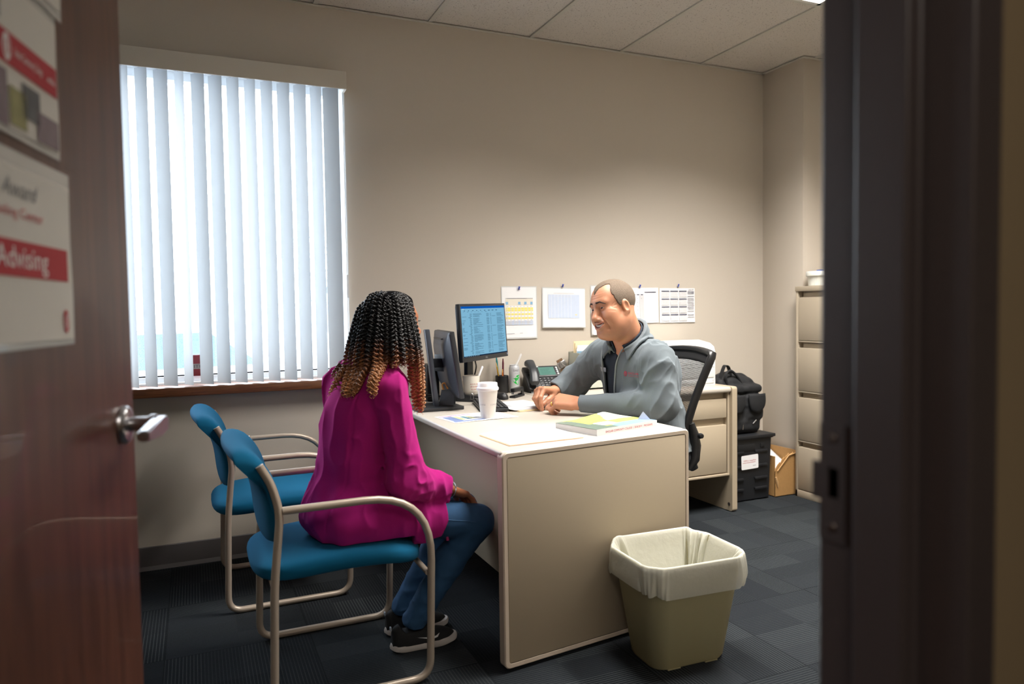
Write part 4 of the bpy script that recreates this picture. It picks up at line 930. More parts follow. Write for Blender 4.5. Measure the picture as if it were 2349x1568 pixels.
b = MB(); b.box(1.105, 3.60, DZ, 1.175, 3.70, DZ + .195, bev=.010); ob = b.build('cabinet_shell', BLACKP); spk = thing('computer_speaker', 'black speaker box behind the stand post of the edge-on monitor', 'speaker', (1.14, 3.65, DZ)); ob.parent = spk; ob.matrix_parent_inverse = Matrix.Translation((-1.14, -3.65, -DZ)); ob.name = 'speaker_cabinet'
b = MB(); b.box(1.112, 3.594, DZ + .02, 1.168, 3.60, DZ + .175, bev=.003); b.build('grille', pmat('speaker_cloth', (26, 26, 30), .9, noise=(600, .3)), spk)
hd = thing('card_holder', 'grey folded card holder on the base plate of the edge-on monitor', 'card holder', (1.11, 3.32, DZ + .016)); b = MB()
b.add([(1.075, 3.32, .767), (1.135, 3.27, .767), (1.15, 3.30, .838), (1.10, 3.345, .838)], [(0, 1, 2, 3)]); b.add([(1.10, 3.345, .838), (1.15, 3.30, .838), (1.165, 3.33, .767), (1.12, 3.375, .767)], [(0, 1, 2, 3)]); b.build('holder', pmat('holder_grey', (80, 84, 90), .5), hd, solid=.002)
b = MB(); b.tube(fillet([(1.105, 3.335, .838), (1.10, 3.34, .868), (1.115, 3.33, .872), (1.125, 3.325, .842)], .01), .004, 8); b.build('clip', pmat('clip_amber', (214, 150, 70), .35), hd)
bc = thing('binder_clip', 'small silver binder clip on the keyboard below the mug', 'clip', (1.262, 3.35, DZ)); b = MB(); MBC = frame((1.262, 3.355, DZ + .026), (1, -.3, 0), (0, 0, 1))
b.prism([(-.010, 0), (.010, 0), (.010, .004), (-.010, .004)], -.008, .008, M=MBC); b.build('jaw', MONB, bc)
for s_ in (-1, 1): b = MB(); b.tube(fillet([(-.008, .003, s_ * .006), (-.006, .026, s_ * .009), (0, .032, s_ * .010), (.006, .026, s_ * .009), (.008, .003, s_ * .006)], .006), .0012, 6, M=MBC); b.build('wire_handle', CHROME, bc)

# ------------------------------------------------------------------ sheets pinned to the wall
YW = DY - .0025
YEL = pmat('print_yellow', (238, 222, 104), .7); PBL = pmat('print_pale_blue', (196, 208, 228), .7); PBL2 = pmat('print_blue', (134, 178, 212), .7); PGY = pmat('print_pale_grey', (206, 206, 208), .7); NAVY = pmat('print_navy', (74, 76, 98), .7); TANP = pmat('print_tan', (222, 208, 160), .7); CRM = pmat('print_cream', (226, 220, 206), .7)
PM = [WHITEP, SLEEVE, YEL, PBL, PBL2, PGY, NAVY, TANP, CRM, GREYI]
def wall_sheet(x0, z0, w_, h_, rot, name, label, draw, sleeve=True, depth=1, lean=.004):
    M = frame((x0, YW, z0), (math.cos(rot), 0, math.sin(rot)), (-math.sin(rot), 0, math.cos(rot))); b_ = MB()
    for k in range(depth): b_.grid(lambda u, v: (u * w_ + .003 * k, v * h_ - .003 * k, .0005 + .0016 * k + lean * (1 - v) ** 2 * 1.0), 4, 6, 0, True, M)
    if sleeve: b_.grid(lambda u, v: (-.005 + u * (w_ + .010), -.008 + v * (h_ + .014), .0002 + lean * (1 - v) ** 2), 4, 6, 1, True, M)
    zt = .0016 * depth; zq = [0.0]
    def R_(u0, v0, u1, v1, m_):
        zq[0] += .000012
        b_.add([(u * w_, v * h_, zt + .0004 + zq[0] + lean * (1 - v) ** 2) for u, v in ((u0, v0), (u1, v0), (u1, v1), (u0, v1))], [(0, 1, 2, 3)], m_, False, M)
    def T_(t_, sz, u, v, m_, width=None): b_.text(t_, sz, u * w_, v * h_, zt + .0004 + zq[0] + lean * (1 - v) ** 2, m_, M, width=width)
    draw(R_, T_); o = b_.build(name, PM); o['label'] = label; o['category'] = 'sheet'; o['group'] = 'sheets pinned to the wall'; return o
rg = random.Random(2)
def d1(R_, T_):
    R_(.10, .12 + .13, .90, .78, 8); R_(.10, .765, .90, .785, 9); R_(.15, .772, .72, .780, 6); R_(.10, .72, .90, .76, 7)
    for k, c_ in enumerate(('b', 'y', 'w', 'y', 'y', 'w', 'y', 'w', 'y', 'w', 'p', 'p')):
        v1 = .71 - k * .0385; m_ = {'b': 8, 'y': 2, 'w': 0, 'p': 3}[c_]; R_(.10, v1 - .034, .90, v1, m_)
        for q in range(8): R_(.12 + q * .1, v1 - .026, .12 + q * .1 + rg.uniform(.03, .06), v1 - .010, 4 if (k == 0 and q % 2) else 5)
    for q in (.10, .46, .64, .82): R_(q, .655, q + .07, .71, 4)
    for q in (.28, .46, .64, .82): R_(q, .25, q + .06, .34, 3)
    for k in range(6): R_(.12, .27 + .012 * k, .88, .272 + .012 * k, 5)
    R_(.12, .075, .34, .082, 9); R_(.5, .08, .58, .086, 9)
wall_sheet(1.634, 1.062, .218, .292, 0.0, 'schedule_sheet', 'pinned schedule sheet with yellow rows, partly behind the lit monitor', d1)
def d2(R_, T_):
    R_(.25, .87, .74, .882, 5); R_(.12, .22, .87, .84, 3)
    for k in range(8): R_(.115 + .079 * k, .22, .119 + .079 * k, .84, 0)
    for k in range(7):
        R_(.13 + .079 * k, .62, .18 + .079 * k, .66, 7)
        for j in range(rg.randint(1, 4)): v = rg.uniform(.34, .6); R_(.13 + .079 * k, v, .175 + .079 * k, v + .035, 7)
        for j in range(3): R_(.13 + .079 * k, .74 + .03 * j, .175 + .079 * k, .748 + .03 * j, 5)
    for j in range(7): u, v = rg.uniform(.70, .80), rg.uniform(.28, .62); R_(u, v, u + .05, v + .03, 7)
    R_(.12, .19, .42, .196, 5)
wall_sheet(1.893, 1.122, .281, .227, -.022, 'chart_sheet', 'pinned landscape sheet with pale blue chart columns, second from the left', d2, depth=2, lean=.012)
def d3(R_, T_): R_(.55, .2, .95, .9, 5); R_(.1, .93, .5, .94, 9)
wall_sheet(2.228, 1.068, .216, .292, 0.005, 'plain_sheet', 'sheets in a sleeve mostly hidden behind the man\'s head', d3, depth=3, lean=.008)
def d4(R_, T_):
    R_(.60, .86, .93, .885, 6)
    for k in range(5): R_(.05 + .11 * k, .795, .12 + .11 * k, .818, 6)
    R_(.46, .12, .58, .78, 5)
    for r_ in range(6):
        for k in range(5): R_(.06 + .11 * k, .14 + .11 * r_, .075 + .11 * k, .16 + .11 * r_, 9)
    for k in range(15): R_(.60, .10 + .048 * k, .93, .103 + .048 * k, 5)
    R_(.70, .055, .95, .062, 9)
wall_sheet(2.457, 1.127, .263, .222, 0.008, 'calendar_sheet', 'pinned planner page with a lined notes column right of the man\'s head', d4, sleeve=False)
def d5(R_, T_):
    T_('2019', .017, .81, .925, 9, width=.040)
    for r_ in range(4):
        for k in range(3):
            u, v = .055 + .245 * k, .895 - .228 * r_; R_(u, v, u + .215, v + .030, 6); R_(u, v - .165, u + .215, v - .008, 5)
            for j in range(6): R_(u + .004, v - .020 - .024 * j, u + .211, v - .009 - .024 * j, 0)
            for j in range(6): R_(u + .034 + .03 * j, v - .16, u + .036 + .03 * j, v - .01, 9)
    for v in (.905, .875, .84, .76, .70, .655, .60, .55, .50, .45, .40, .33, .22, .155): R_(.785, v - .01, .97 - rg.uniform(0, .01), v + .003, 6); R_(.84, v - .008, .9, v + .001, 9)
wall_sheet(2.727, 1.127, .278, .221, -.003, 'calendar_sheet', 'pinned 2019 year calendar sheet, rightmost on the wall', d5, sleeve=False)
pinm = pmat('pin_blue', (28, 62, 170), .3)
for x, z, lb in ((1.741, 1.343, 'blue push pin at the top of the yellow-row schedule'), (2.028, 1.357, 'blue push pin at the top of the pale blue chart sheet'), (2.577, 1.354, 'blue push pin at the top of the planner page'), (2.871, 1.358, 'blue push pin at the top of the 2019 calendar')):
    b = MB(); b.lathe([(0, 0), (.006, 0), (.0062, .002), (.0034, .004), (.0038, .011), (.0056, .013), (.0056, .0155), (0, .016)], seg=14, M=frame((x, YW - .0045, z), (1, 0, 0), (.2, .55, .8)) @ Matrix.Rotation(-.5, 4, 'X'))
    b.tube([(x, YW + .012, z - .002), (x, YW - .006, z)], .0006, 5); tag(b.build('push_pin', pinm), lb, 'push pin', 'blue push pins on the wall')

# ------------------------------------------------------------------ on and beside the desk return
pr = thing('printer', 'white laser printer on the side desk behind the man\'s chair', 'printer', (2.72, 3.62, .752))
PRW = pmat('printer_white', (226, 230, 232), .42, noise=(300, .01)); PRG = pmat('printer_grey', (120, 124, 128), .45)
x0, x1, y0, y1, z0, z1 = 2.50, 2.908, 3.495, 3.80, .7505, 1.018
b = MB(); prof = [(y0, z0), (y0, z0 + .205), (y0 + .012, z0 + .235), (y0 + .05, z0 + .256), (y0 + .14, z0 + .270), (y1, z0 + .262), (y1, z0)]
b.loft([[(x, p[0] + ins, p[1] - ins * .6) for p in prof] for x, ins in ((x0, .02), (x0 + .006, .006), (x0 + .025, 0), (x1 - .025, 0), (x1 - .006, .006), (x1, .02))], smooth=False); b.build('printer_body', PRW, pr, autosmooth=35)
b = MB(); b.box(x0 + .02, y0 - .006, z0 + .045, x1 - .02, y0 + .004, z0 + .165, bev=.006); b.box(x0 + .02, y0 - .004, z0 + .010, x1 - .02, y0 + .004, z0 + .040, bev=.004); b.build('paper_tray', PRW, pr)
b = MB(); 
for zz in (z0 + .128, z0 + .108): b.box(x0 + .02, y0 - .0068, zz, x1 - .024, y0 - .005, zz + .0018)
b.box(x0 + .10, y0 + .0, z0 + .170, x1 - .10, y0 + .02, z0 + .176); b.build('front_seams', PRG, pr)
b = MB(); b.lathe([(.010, 0), (.010, .003), (.0075, .0035), (0, .0035)], seg=20, M=frame((x1 - .030, y0 - .001, z0 + .030), (1, 0, 0), (0, 0, 1))); b.build('power_button', pmat('button_grey', (190, 194, 198), .35), pr)
b = MB(); b.text('hp', .020, (x0 + x1) / 2 + .005, z0 + .186, 0, 0, frame((0, y0 - .0012, 0), (1, 0, 0), (0, 0, 1)), align='CENTER'); b.build('maker_mark', INK, pr)

cbx = thing('file_box', 'grey file holder on the side desk behind the man\'s shoulder', 'file box', (2.19, 3.70, .752)); GF = pmat('file_box_grey', (186, 190, 178), .6, noise=(200, .03))
b = MB(); b.box(2.045, 3.655, .7535, 2.34, 3.661, .950); b.box(2.045, 3.655, .7535, 2.051, 3.79, .965); b.box(2.334, 3.655, .7535, 2.34, 3.79, .965); b.box(2.045, 3.655, .7535, 2.34, 3.79, .759); b.box(2.045, 3.784, .7535, 2.34, 3.79, .97); b.build('holder', GF, cbx)
b = MB(); b.lathe([(.016, 0), (.018, .003), (.012, .004), (0, .004)], seg=16, M=frame((2.135, 3.656, .905), (1, 0, 0), (0, 0, 1))); b.build('label_ring', WHITEP, cbx)
b = MB(); b.box(2.060, 3.735, .762, 2.30, 3.739, 1.022, bev=.0015); b.box(2.054, 3.741, .762, 2.31, 3.745, 1.032, bev=.0015); tag(b.build('manila_folder', MATS['manila']), 'manila folder standing in the grey file holder', 'folder')
b = MB(); b.box(2.068, 3.722, .762, 2.28, 3.726, 1.008); b.box(2.06, 3.715, .762, 2.27, 3.718, .99); tag(b.build('loose_papers', WHITEP), 'white papers standing in front of the manila folder in the file holder', 'papers')
b = MB(); b.box(2.056, 3.70, .762, 2.10, 3.705, .975, bev=.001); tag(b.build('blue_tab_card', pmat('tab_blue_grey', (112, 148, 172), .6)), 'blue-grey card corner standing in the grey file holder', 'card')
clb = thing('clipboard', 'clipboard with shiny metal clip leaning left of the grey file holder', 'clipboard', (2.02, 3.76, .752)); MCB = frame((2.005, 3.780, .772), (1, 0, .0), (.03, .08, 1)) @ Matrix.Rotation(0.42, 4, 'Z')
b = MB(); b.box(.02, .0, 0, .06, .15, .004, M=MCB); b.build('board', pmat('clipboard_brown', (112, 84, 58), .6), clb)
b = MB(); b.box(.012, .095, .004, .07, .135, .012, bev=.003, M=MCB); b.tube([MCB @ Vector((.02, .10, .02)), MCB @ Vector((.03, .14, .022)), MCB @ Vector((.05, .10, .02))], .004, 8); b.build('metal_clip', CHROME, clb)

# crate, box of paper
CRT = pmat('crate_black', (24, 26, 30), .5, noise=(200, .1), bump=(600, .1))
crt = thing('storage_crate', 'black plastic storage crate on the floor under the black bag', 'crate', (3.155, 3.63, 0)); a, b2, c, d = 2.962, 3.345, 3.485, 3.795
b = MB(); rings = [[(p[0], p[1], z) for p in rrect(a + i_, c + i_, b2 - i_, d - i_, .012, 3)] for z, i_ in ((.004, .02), (.010, .014), (.39, .004), (.392, -.004), (.398, -.007))]
b.loft(rings, smooth=False); b.build('crate_body', CRT, crt, autosmooth=30)
b = MB(); b.box(a - .012, c - .012, .398, b2 + .012, d, .418, bev=.004); b.box(a + .04, c + .09, .418, b2 - .04, d - .03, .430, bev=.003); b.build('lid', CRT, crt)
for zz in (.305, .215, .135, .07):
    for xx in (a + .05, a + .24): MB().box(xx, c - .002, zz, xx + .10, c + .012, zz + .016, bev=.003).build('rib', CRT, crt)
b = MB(); b.box(a + .10, c - .0005, .32, a + .24, c + .01, .362, bev=.004); b.box(a + .285, c - .0005, .335, a + .315, c + .01, .362, bev=.003); b.build('hand_hole', pmat('hole_black', (6, 6, 7), .9), crt)
b = MB(); ML_ = frame((a + .128, c - .0015, .205), (1, 0, .03), (0, 0, 1)); b.prism(rrect(0, 0, .135, .088, .008), 0, .0012, 0, ML_); b.text('Office supplies', .014, .016, .050, .0015, 1, ML_, width=.098, shear=.2); b.rect(.010, .040, .112, .0425, .0015, 1, ML_); b.rect(.09, .018, .115, .021, .0015, 2, ML_)
b.build('label', [WHITEP, RED, GREYI], crt)
KR = pmat('cardboard', (168, 128, 78), .8, noise=(50, .1), bump=(120, .3)); KRD = pmat('cardboard_torn', (190, 152, 104), .9, noise=(120, .2))
kx = thing('cardboard_box', 'torn brown cardboard box of paper between the crate and the filing cabinet', 'box', (3.47, 3.63, 0)); a, b2, c, d = 3.372, 3.566, 3.492, 3.775; th = .005
b = MB(); rgx = random.Random(5)
xs_ = np.linspace(a, b2, 26); top = [.165 + .105 * min(1, max(0, (x - a) / (b2 - a)) * 1.7) ** .7 + rgx.uniform(-.006, .008) for x in xs_]
v = []; 
for x, t_ in zip(xs_, top): v += [(x, c, .001), (x, c, t_), (x, c + th, t_ + .002), (x, c + th, .001)]
b.add(v, [(4 * i + j, 4 * i + 4 + j, 4 * i + 4 + (j + 1) % 4, 4 * i + (j + 1) % 4) for i in range(25) for j in range(4)], 0, False)
b.build('front_flap', KR, kx)
b = MB(); b.box(a, c + th, .001, a + th, d, .262); b.box(b2 - th, c + th, .001, b2, d, .285); b.box(a, d - th, .001, b2, d, .290); b.box(a, c, .001, b2, d, .005); b.build('box_walls', KR, kx)
b = MB(); b.tube([(a + .004, c - .002, .13), (a + .012, c - .004, .10), (a + .02, c - .003, .06)], [.006, .009, .003], 6); b.tube([(a + .015, c - .004, .168), (a + .05, c - .006, .205), (a + .11, c - .005, .262), (b2 - .02, c - .004, .272)], .004, 6); b.build('torn_edge', KRD, kx)
for k in range(6):
    b = MB(); b.grid(lambda u, v: (a + .01 + u * .172, c + .012 + v * .25, .09 + .012 * k + .10 * v + .03 * u * (v - .3) + .012 * math.sin(3 * u)), 8, 8); ob = b.build('waste_paper', WHITEP, solid=.0006)
    tag(ob, 'white sheets lying loose inside the torn cardboard box', 'paper', 'sheets in the torn box')

# black bag on the crate
BAG = pmat('bag_nylon', (17, 19, 23), .75, noise=(300, .15), bump=(500, .35), sheen=.1)
bag = thing('duffel_bag', 'black nylon bag with looped handles standing on the black crate', 'bag', (3.15, 3.62, .43))
def bagf(P):
    d = smin(rbox(P, (3.135, 3.64, .545), (.165, .11, .125), .05), rbox(P, (3.14, 3.655, .665), (.150, .085, .11), .045), .04)
    d = smin(d, ell(P, (3.145, 3.665, .76), (.12, .06, .045)), .03)
    d = smin(d, rbox(P, (3.235, 3.55, .585), (.072, .035, .085), .03), .012); d = smin(d, rbox(P, (3.065, 3.55, .585), (.075, .03, .085), .03), .012)
    d = smin(d, rbox(P, (3.15, 3.558, .475), (.14, .032, .042), .025), .015)
    d = smin(d, rbox(P, (3.150, 3.60, .700), (.165, .072, .030), .028), .015)
    return d + .010 * (vnoise(P, .05) - .5) + .004 * (vnoise(P, .02, off=5) - .5)
p, f = sdf_geo(bagf, (2.93, 3.48, .40), (3.37, 3.79, .84), .005); p[:, 2] = np.maximum(p[:, 2], .4312); mesh_obj('bag_body', p, f, BAG, bag)
def pocket(cx, hw):
    b_ = MB(); b_.grid(lambda u, v: (cx + (2 * u - 1) * hw * (1 - .35 * v ** 4), 3.5085 - .012 * math.sin(PI * u) - .006 * math.sin(PI * v) + .0, .672 - .105 * v - .012 * v * math.sin(PI * u)), 10, 8); b_.build('pocket_flap', BAG, bag, solid=.006)
pocket(3.235, .066); pocket(3.075, .066)
b = MB(); b.tube(fillet([(3.06, 3.575, .71), (3.035, 3.57, .80), (3.085, 3.58, .826), (3.14, 3.585, .79), (3.19, 3.575, .715)], .035), .0085, 10); b.build('carry_handle', BAG, bag)
b = MB(); rib = fillet([(3.01, 3.60, .74), (3.045, 3.61, .815), (3.075, 3.62, .855), (3.10, 3.62, .845), (3.115, 3.615, .80), (3.10, 3.61, .745)], .02)
b.loft([[tuple(Vector(p_) + Vector(o_)) for o_ in ((0, -.016, 0), (0, .016, 0), (.003, .016, .002), (.003, -.016, .002))] for p_ in rib], smooth=False); b.build('shoulder_strap', BAG, bag)
b = MB(); 
for q in (((3.215, 3.520, .482), (3.240, 3.518, .505)), ((3.135, 3.523, .450), (3.137, 3.521, .482))): b.tube([q[0], q[1]], .0035, 6)
b.build('zip_pull', CHROME, bag)

# waste basket with liner
wbk = thing('waste_basket', 'beige plastic waste basket against the near end of the desk', 'waste basket', (1.53, 2.055, 0), -.05)
WBM = pmat('basket_beige', (152, 145, 112), .5, noise=(300, .03), bump=(900, .08))
def ring(hx, hy, r, z): return [(p[0], p[1], z) for p in rrect(-hx, -hy, hx, hy, r, 8)]
b = MB(); b.loft([ring(.135, .085, .045, .004), ring(.142, .092, .05, .001), ring(.148, .098, .052, .012), ring(.196, .150, .075, .355), ring(.203, .157, .078, .358), ring(.204, .158, .078, .372), ring(.198, .152, .075, .374), ring(.192, .146, .072, .36), ring(.145, .095, .05, .02), ring(.10, .06, .03, .016)]); b.build('bucket', WBM, wbk, local=True)
b = MB(); b.box(-.10, -.098, 0, -.05, -.07, .004); b.box(.05, -.098, 0, .10, -.07, .004); b.build('foot', WBM, wbk, local=True)
def liner_mat():
    m = pmat('bag_liner', (236, 236, 224), .35, noise=(30, .03), bump=(38, 1.0)); nt = m.node_tree; b_ = nt.nodes['Principled BSDF']; t = nt.nodes.new('ShaderNodeBsdfTranslucent'); t.inputs[0].default_value = (*lin((236, 236, 226)), 1)
    tp_ = nt.nodes.new('ShaderNodeBsdfTransparent'); mx = nt.nodes.new('ShaderNodeMixShader'); mx.inputs[0].default_value = .3; m2 = nt.nodes.new('ShaderNodeMixShader'); m2.inputs[0].default_value = .28
    nt.links.new(b_.outputs[0], mx.inputs[1]); nt.links.new(t.outputs[0], mx.inputs[2]); nt.links.new(mx.outputs[0], m2.inputs[1]); nt.links.new(tp_.outputs[0], m2.inputs[2]); nt.links.new(m2.outputs[0], nt.nodes['Material Output'].inputs[0]); return m
LIN = liner_mat(); n = 160; rows = []
base = lambda hx, hy, r: np.array(rrect(-hx, -hy, hx, hy, r, n // 4 - 1))
rs = np.random.RandomState(8); ph1, ph2, ph3 = rs.rand(3) * 6
ang = np.arange(n) / n * 2 * PI
def row(hx, hy, r, z, amp, zamp, s_):
    q = base(hx, hy, r); nn = q / np.linalg.norm(q, axis=1)[:, None]
    w = amp * 1.6 * (np.sin(ang * 9 + ph1 + s_) + .7 * np.sin(ang * 17 + ph2 - s_ * 2) + .5 * np.sin(ang * 31 + ph3)); q = q + nn * w[:, None]
    return np.c_[q, z + zamp * (np.sin(ang * 2 + ph1 + 2.2) * .6 + np.sin(ang * 5 + ph2) * .3 + np.sin(ang * 13 + ph3) * .2)]
rows += [row(.202, .156, .07, .275, .0030, .013, 0), row(.2065, .1605, .07, .288, .0030, .012, .3), row(.2085, .1625, .075, .315, .0022, .008, .9), row(.2095, .1635, .078, .345, .0012, .003, 1.5), row(.2065, .1605, .078, .3765, .0006, .0015, 2), row(.202, .156, .078, .3785, .0005, .0015, 2)]
bulge = np.zeros(n)
rows += [row(.192, .146, .07, .372, .0015, .003, 2.4), row(.176, .132, .06, .335, .006, .006, 3), row(.158, .115, .05, .27, .010, .012, 3.6), row(.138, .096, .045, .19, .010, .012, 4.2), row(.11, .07, .035, .10, .008, .01, 5), row(.05, .03, .015, .07, .004, .006, 5)]
v = np.concatenate(rows); k = len(rows)
# puff of plastic standing above the back of the rim
r5 = 4 * n; bump_ = np.exp(-((ang - 1.9) / .42) ** 2) * .016 + np.exp(-((ang - 1.25) / .3) ** 2) * .012
v[r5:r5 + n, 2] += bump_; v[r5 + n:r5 + 2 * n, 2] += bump_ * 1.3; v[r5 + 2 * n:r5 + 3 * n, 2] += bump_
f = [(i * n + j, i * n + (j + 1) % n, (i + 1) * n + (j + 1) % n, (i + 1) * n + j) for i in range(k - 1) for j in range(n)]
ob = mesh_obj('liner', v + np.array([1.53, 2.055, 0]), f, LIN); ob.data.transform(Matrix.Translation((-1.53, -2.055, 0))); ob.parent = wbk; md = ob.modifiers.new('sub', 'SUBSURF'); md.levels = 1; md.render_levels = 1
# ------------------------------------------------------------------ people
def V3(*a): return np.array(a, float)
def unit(a): a = np.asarray(a, float); return a / np.linalg.norm(a)
def head_frame(yaw_f, pitch, roll):
    f0 = unit(yaw_f); z = V3(0, 0, 1); l0 = np.cross(z, f0); p, r = math.radians(pitch), math.radians(roll)
    f = f0 * math.cos(p) - z * math.sin(p); u = z * math.cos(p) + f0 * math.sin(p)
    u2 = u * math.cos(r) - l0 * math.sin(r); l2 = l0 * math.cos(r) + u * math.sin(r)
    return np.stack([f, l2, u2], 1)              # columns: forward, left, up
def cranium(Q):
    d = ell(Q, (-.006, 0, .045), (.101, .077, .087)); d = smin(d, ell(Q, (.026, 0, .040), (.068, .066, .068)), .03)
    return d
def face_sdf(Q, smile=1.0, fem=0.0, full=1.0):
    """head in its own frame: x forward, y left, z up, ear axis through the origin"""
    A = Q.copy(); A[:, 1] = np.abs(A[:, 1])
    d = cranium(Q); wj = 1 - .12 * fem
    d = smin(d, ell(Q, (.040, 0, -.025), (.053, .060 * wj, .078)), .03)
    d = smin(d, cap(A, (.000, .054 * wj, -.042), (.070, .022 * wj, -.092), .024, .020), .03)
    d = smin(d, ell(Q, (.076, 0, -.096), (.022, .026 * wj, .018)), .02)
    if full:
        d = smin(d, ell(A, (.022, .050, -.062), (.044, .024, .036)), .03); d = smin(d, ell(Q, (.040, 0, -.100), (.042, .048, .024)), .03)
        d = smin(d, ell(A, (.056, .046, -.032), (.030, .024, .030)), .02)
    d = smin(d, ell(A, (.058, .045, -.010), (.026, .022, .020)), .025)
    d = smin(d, ell(A, (.066, .041, -.034), (.023, .020, .021)), .018)
    d = smin(d, cap(A, (.088, .008, .036), (.078, .042, .036), .0125, .011), .018)
    d = smin(d, ell(Q, (.074, 0, -.058), (.030, .036, .028)), .018)
    d = smax(d, -ell(A, (.104, .031, .012), (.019, .020, .012)), .012)
    tl = .16 * smile; E_ = A - np.array([.0815, .0305, .0120]); Ez = E_[:, 2] - tl * E_[:, 1]
    lid = nrm_(E_ * np.array([1, .80, 1.03])) - .0142
    E2 = np.stack([E_[:, 0] - .0135, E_[:, 1] - .0022, Ez], 1); lid = smax(lid, -ell(E2, (0, 0, 0), (.0125, .0172, .0036 - .0011 * smile)), .0010)
    d = smin(d, lid, .005)
    d = d + .0012 * np.exp(-((Ez - .0068 - 18 * E_[:, 1] ** 2 * -1) / .0013) ** 2) * (np.abs(E_[:, 1]) < .014) * (E_[:, 0] > .002)
    # nose
    nz = smin(cap(Q, (.093, 0, .022), (.112, 0, -.024), .0085, .0120), ell(Q, (.1130, 0, -.0300), (.0135, .0150, .0125)), .012)
    nz = smin(nz, ell(A, (.1015, .0165, -.0340), (.0125, .0095, .0095)), .008)
    d = smin(d, nz, .012); d = smax(d, -ell(A, (.1075, .0075, -.0440), (.006, .0045, .006)), .003)
    # smiling mouth: corners lifted
    M_ = Q.copy(); M_[:, 2] = Q[:, 2] - (11.0 * smile) * Q[:, 1] ** 2 + .0; M_[:, 0] = Q[:, 0] + 6.0 * Q[:, 1] ** 2
    op = .0070 * smile + .0006
    d = smin(d, cap(M_, (.1015, -.024, -.0525), (.1015, .024, -.0525), .0062, .0062), .005)
    d = smin(d, cap(M_, (.0985, -.022, -.0725), (.0985, .022, -.0725), .0085, .0085), .006)
    d = smax(d, -ell(M_, (.104, 0, -.0620), (.022, .0315, op)), .003)
    # fold from nose to mouth corner, crow's feet
    if smile > .3:
        def seg2(u, w, a, b_):
            a = np.array(a); b_ = np.array(b_); ab = b_ - a; q_ = np.stack([u, w], 1) - a; t_ = np.clip(q_ @ ab / (ab @ ab), 0, 1); return nrm_(q_ - t_[:, None] * ab)
        sd = (A[:, 1] > .03) & (Q[:, 0] > .02); g_ = 0
        for a_, b_, w_ in (((.067, .013), (.046, .030), 1), ((.066, .010), (.043, .017), 1), ((.066, .006), (.046, .000), .8), ((.082, -.004), (.056, -.010), .6)): g_ = g_ + w_ * np.exp(-(seg2(Q[:, 0], Q[:, 2], a_, b_) / .0022) ** 2)
        d = d + .0016 * g_ * sd
        fr_ = Q[:, 0] > .05
        ns = np.minimum(seg2(A[:, 1], Q[:, 2], (.021, -.027), (.0435, -.047)), seg2(A[:, 1], Q[:, 2], (.0435, -.047), (.0440, -.080)))
        d = d + .0030 * fr_ * np.exp(-(ns / .0042) ** 2)
        for z0 in (.055, .066, .077): d = d + .0011 * fr_ * np.exp(-((Q[:, 2] - z0 - 2.0 * Q[:, 1] ** 2) / .0020) ** 2) * np.clip(1.3 - A[:, 1] / .04, 0, 1)
    # ears
    th = math.radians(-12); Re = np.array([[math.cos(th), 0, math.sin(th)], [0, 1, 0], [-math.sin(th), 0, math.cos(th)]]).T
    ea = ell(A, (-.001, .0815, .004), (.0195, .0095, .0320), Re); ea = smin(ea, ell(A, (.005, .0775, -.026), (.0105, .007, .011)), .008)
    ea = smax(ea, -ell(A, (.003, .0905, .006), (.0120, .0085, .0200), Re), .004); ea = smin(ea, ell(A, (.013, .0785, .0), (.005, .005, .008)), .004)
    return smin(d, ea, .007)
def lips_attr(Q, smile=1.0):
    z = Q[:, 2] - 11.0 * smile * Q[:, 1] ** 2; x = Q[:, 0] + 6 * Q[:, 1] ** 2
    a = np.clip(1.6 - np.abs(z + .0635) / .0105, 0, 1) * np.clip((.031 - np.abs(Q[:, 1])) / .004, 0, 1) * (x > .088) * (Q[:, 2] > -.086)
    inn = (np.abs(z + .062) < .0075 * smile) & (x < .0985) & (np.abs(Q[:, 1]) < .032) & (x > .07)
    return a * (1 - inn) * .55 + inn * 1.0
def finger(base, d0, dors, L, bends, r):
    """joint points of a finger that bends about its own side axis; bends are cumulative degrees below d0"""
    p = [np.array(base)]
    for l_, b in zip(L, bends):
        q = math.radians(b); p.append(p[-1] + l_ * (d0 * math.cos(q) - dors * math.sin(q)))
    return p, r
def hand_parts(W, a, n, L1, bends, spread=.0205, thumb=None, sc=1.0):
    a = unit(a); n = unit(n - a * (np.asarray(n) @ a)); dors = np.cross(n, a); dors = dors if dors[2] > 0 else -dors
    F = []; len1 = [.044, .048, .045, .036]; len2 = [.027, .031, .028, .021]; len3 = [.022, .024, .023, .019]; ra = [.0098, .0100, .0096, .0086]; mc = [.090, .093, .088, .080]
    for i in range(4):
        m_ = W + a * mc[i] * sc + n * (i - 1.5) * spread * sc + dors * (.004 - .003 * abs(i - 1.3)); d0 = unit(a + n * (i - 1.5) * .05)
        p, _ = finger(m_, d0, dors, [len1[i] * sc, len2[i] * sc, len3[i] * sc], bends[i], None); F.append((m_, p, ra[i] * sc))
    return dict(W=W, a=a, n=n, d=dors, F=F, T=thumb, sc=sc)
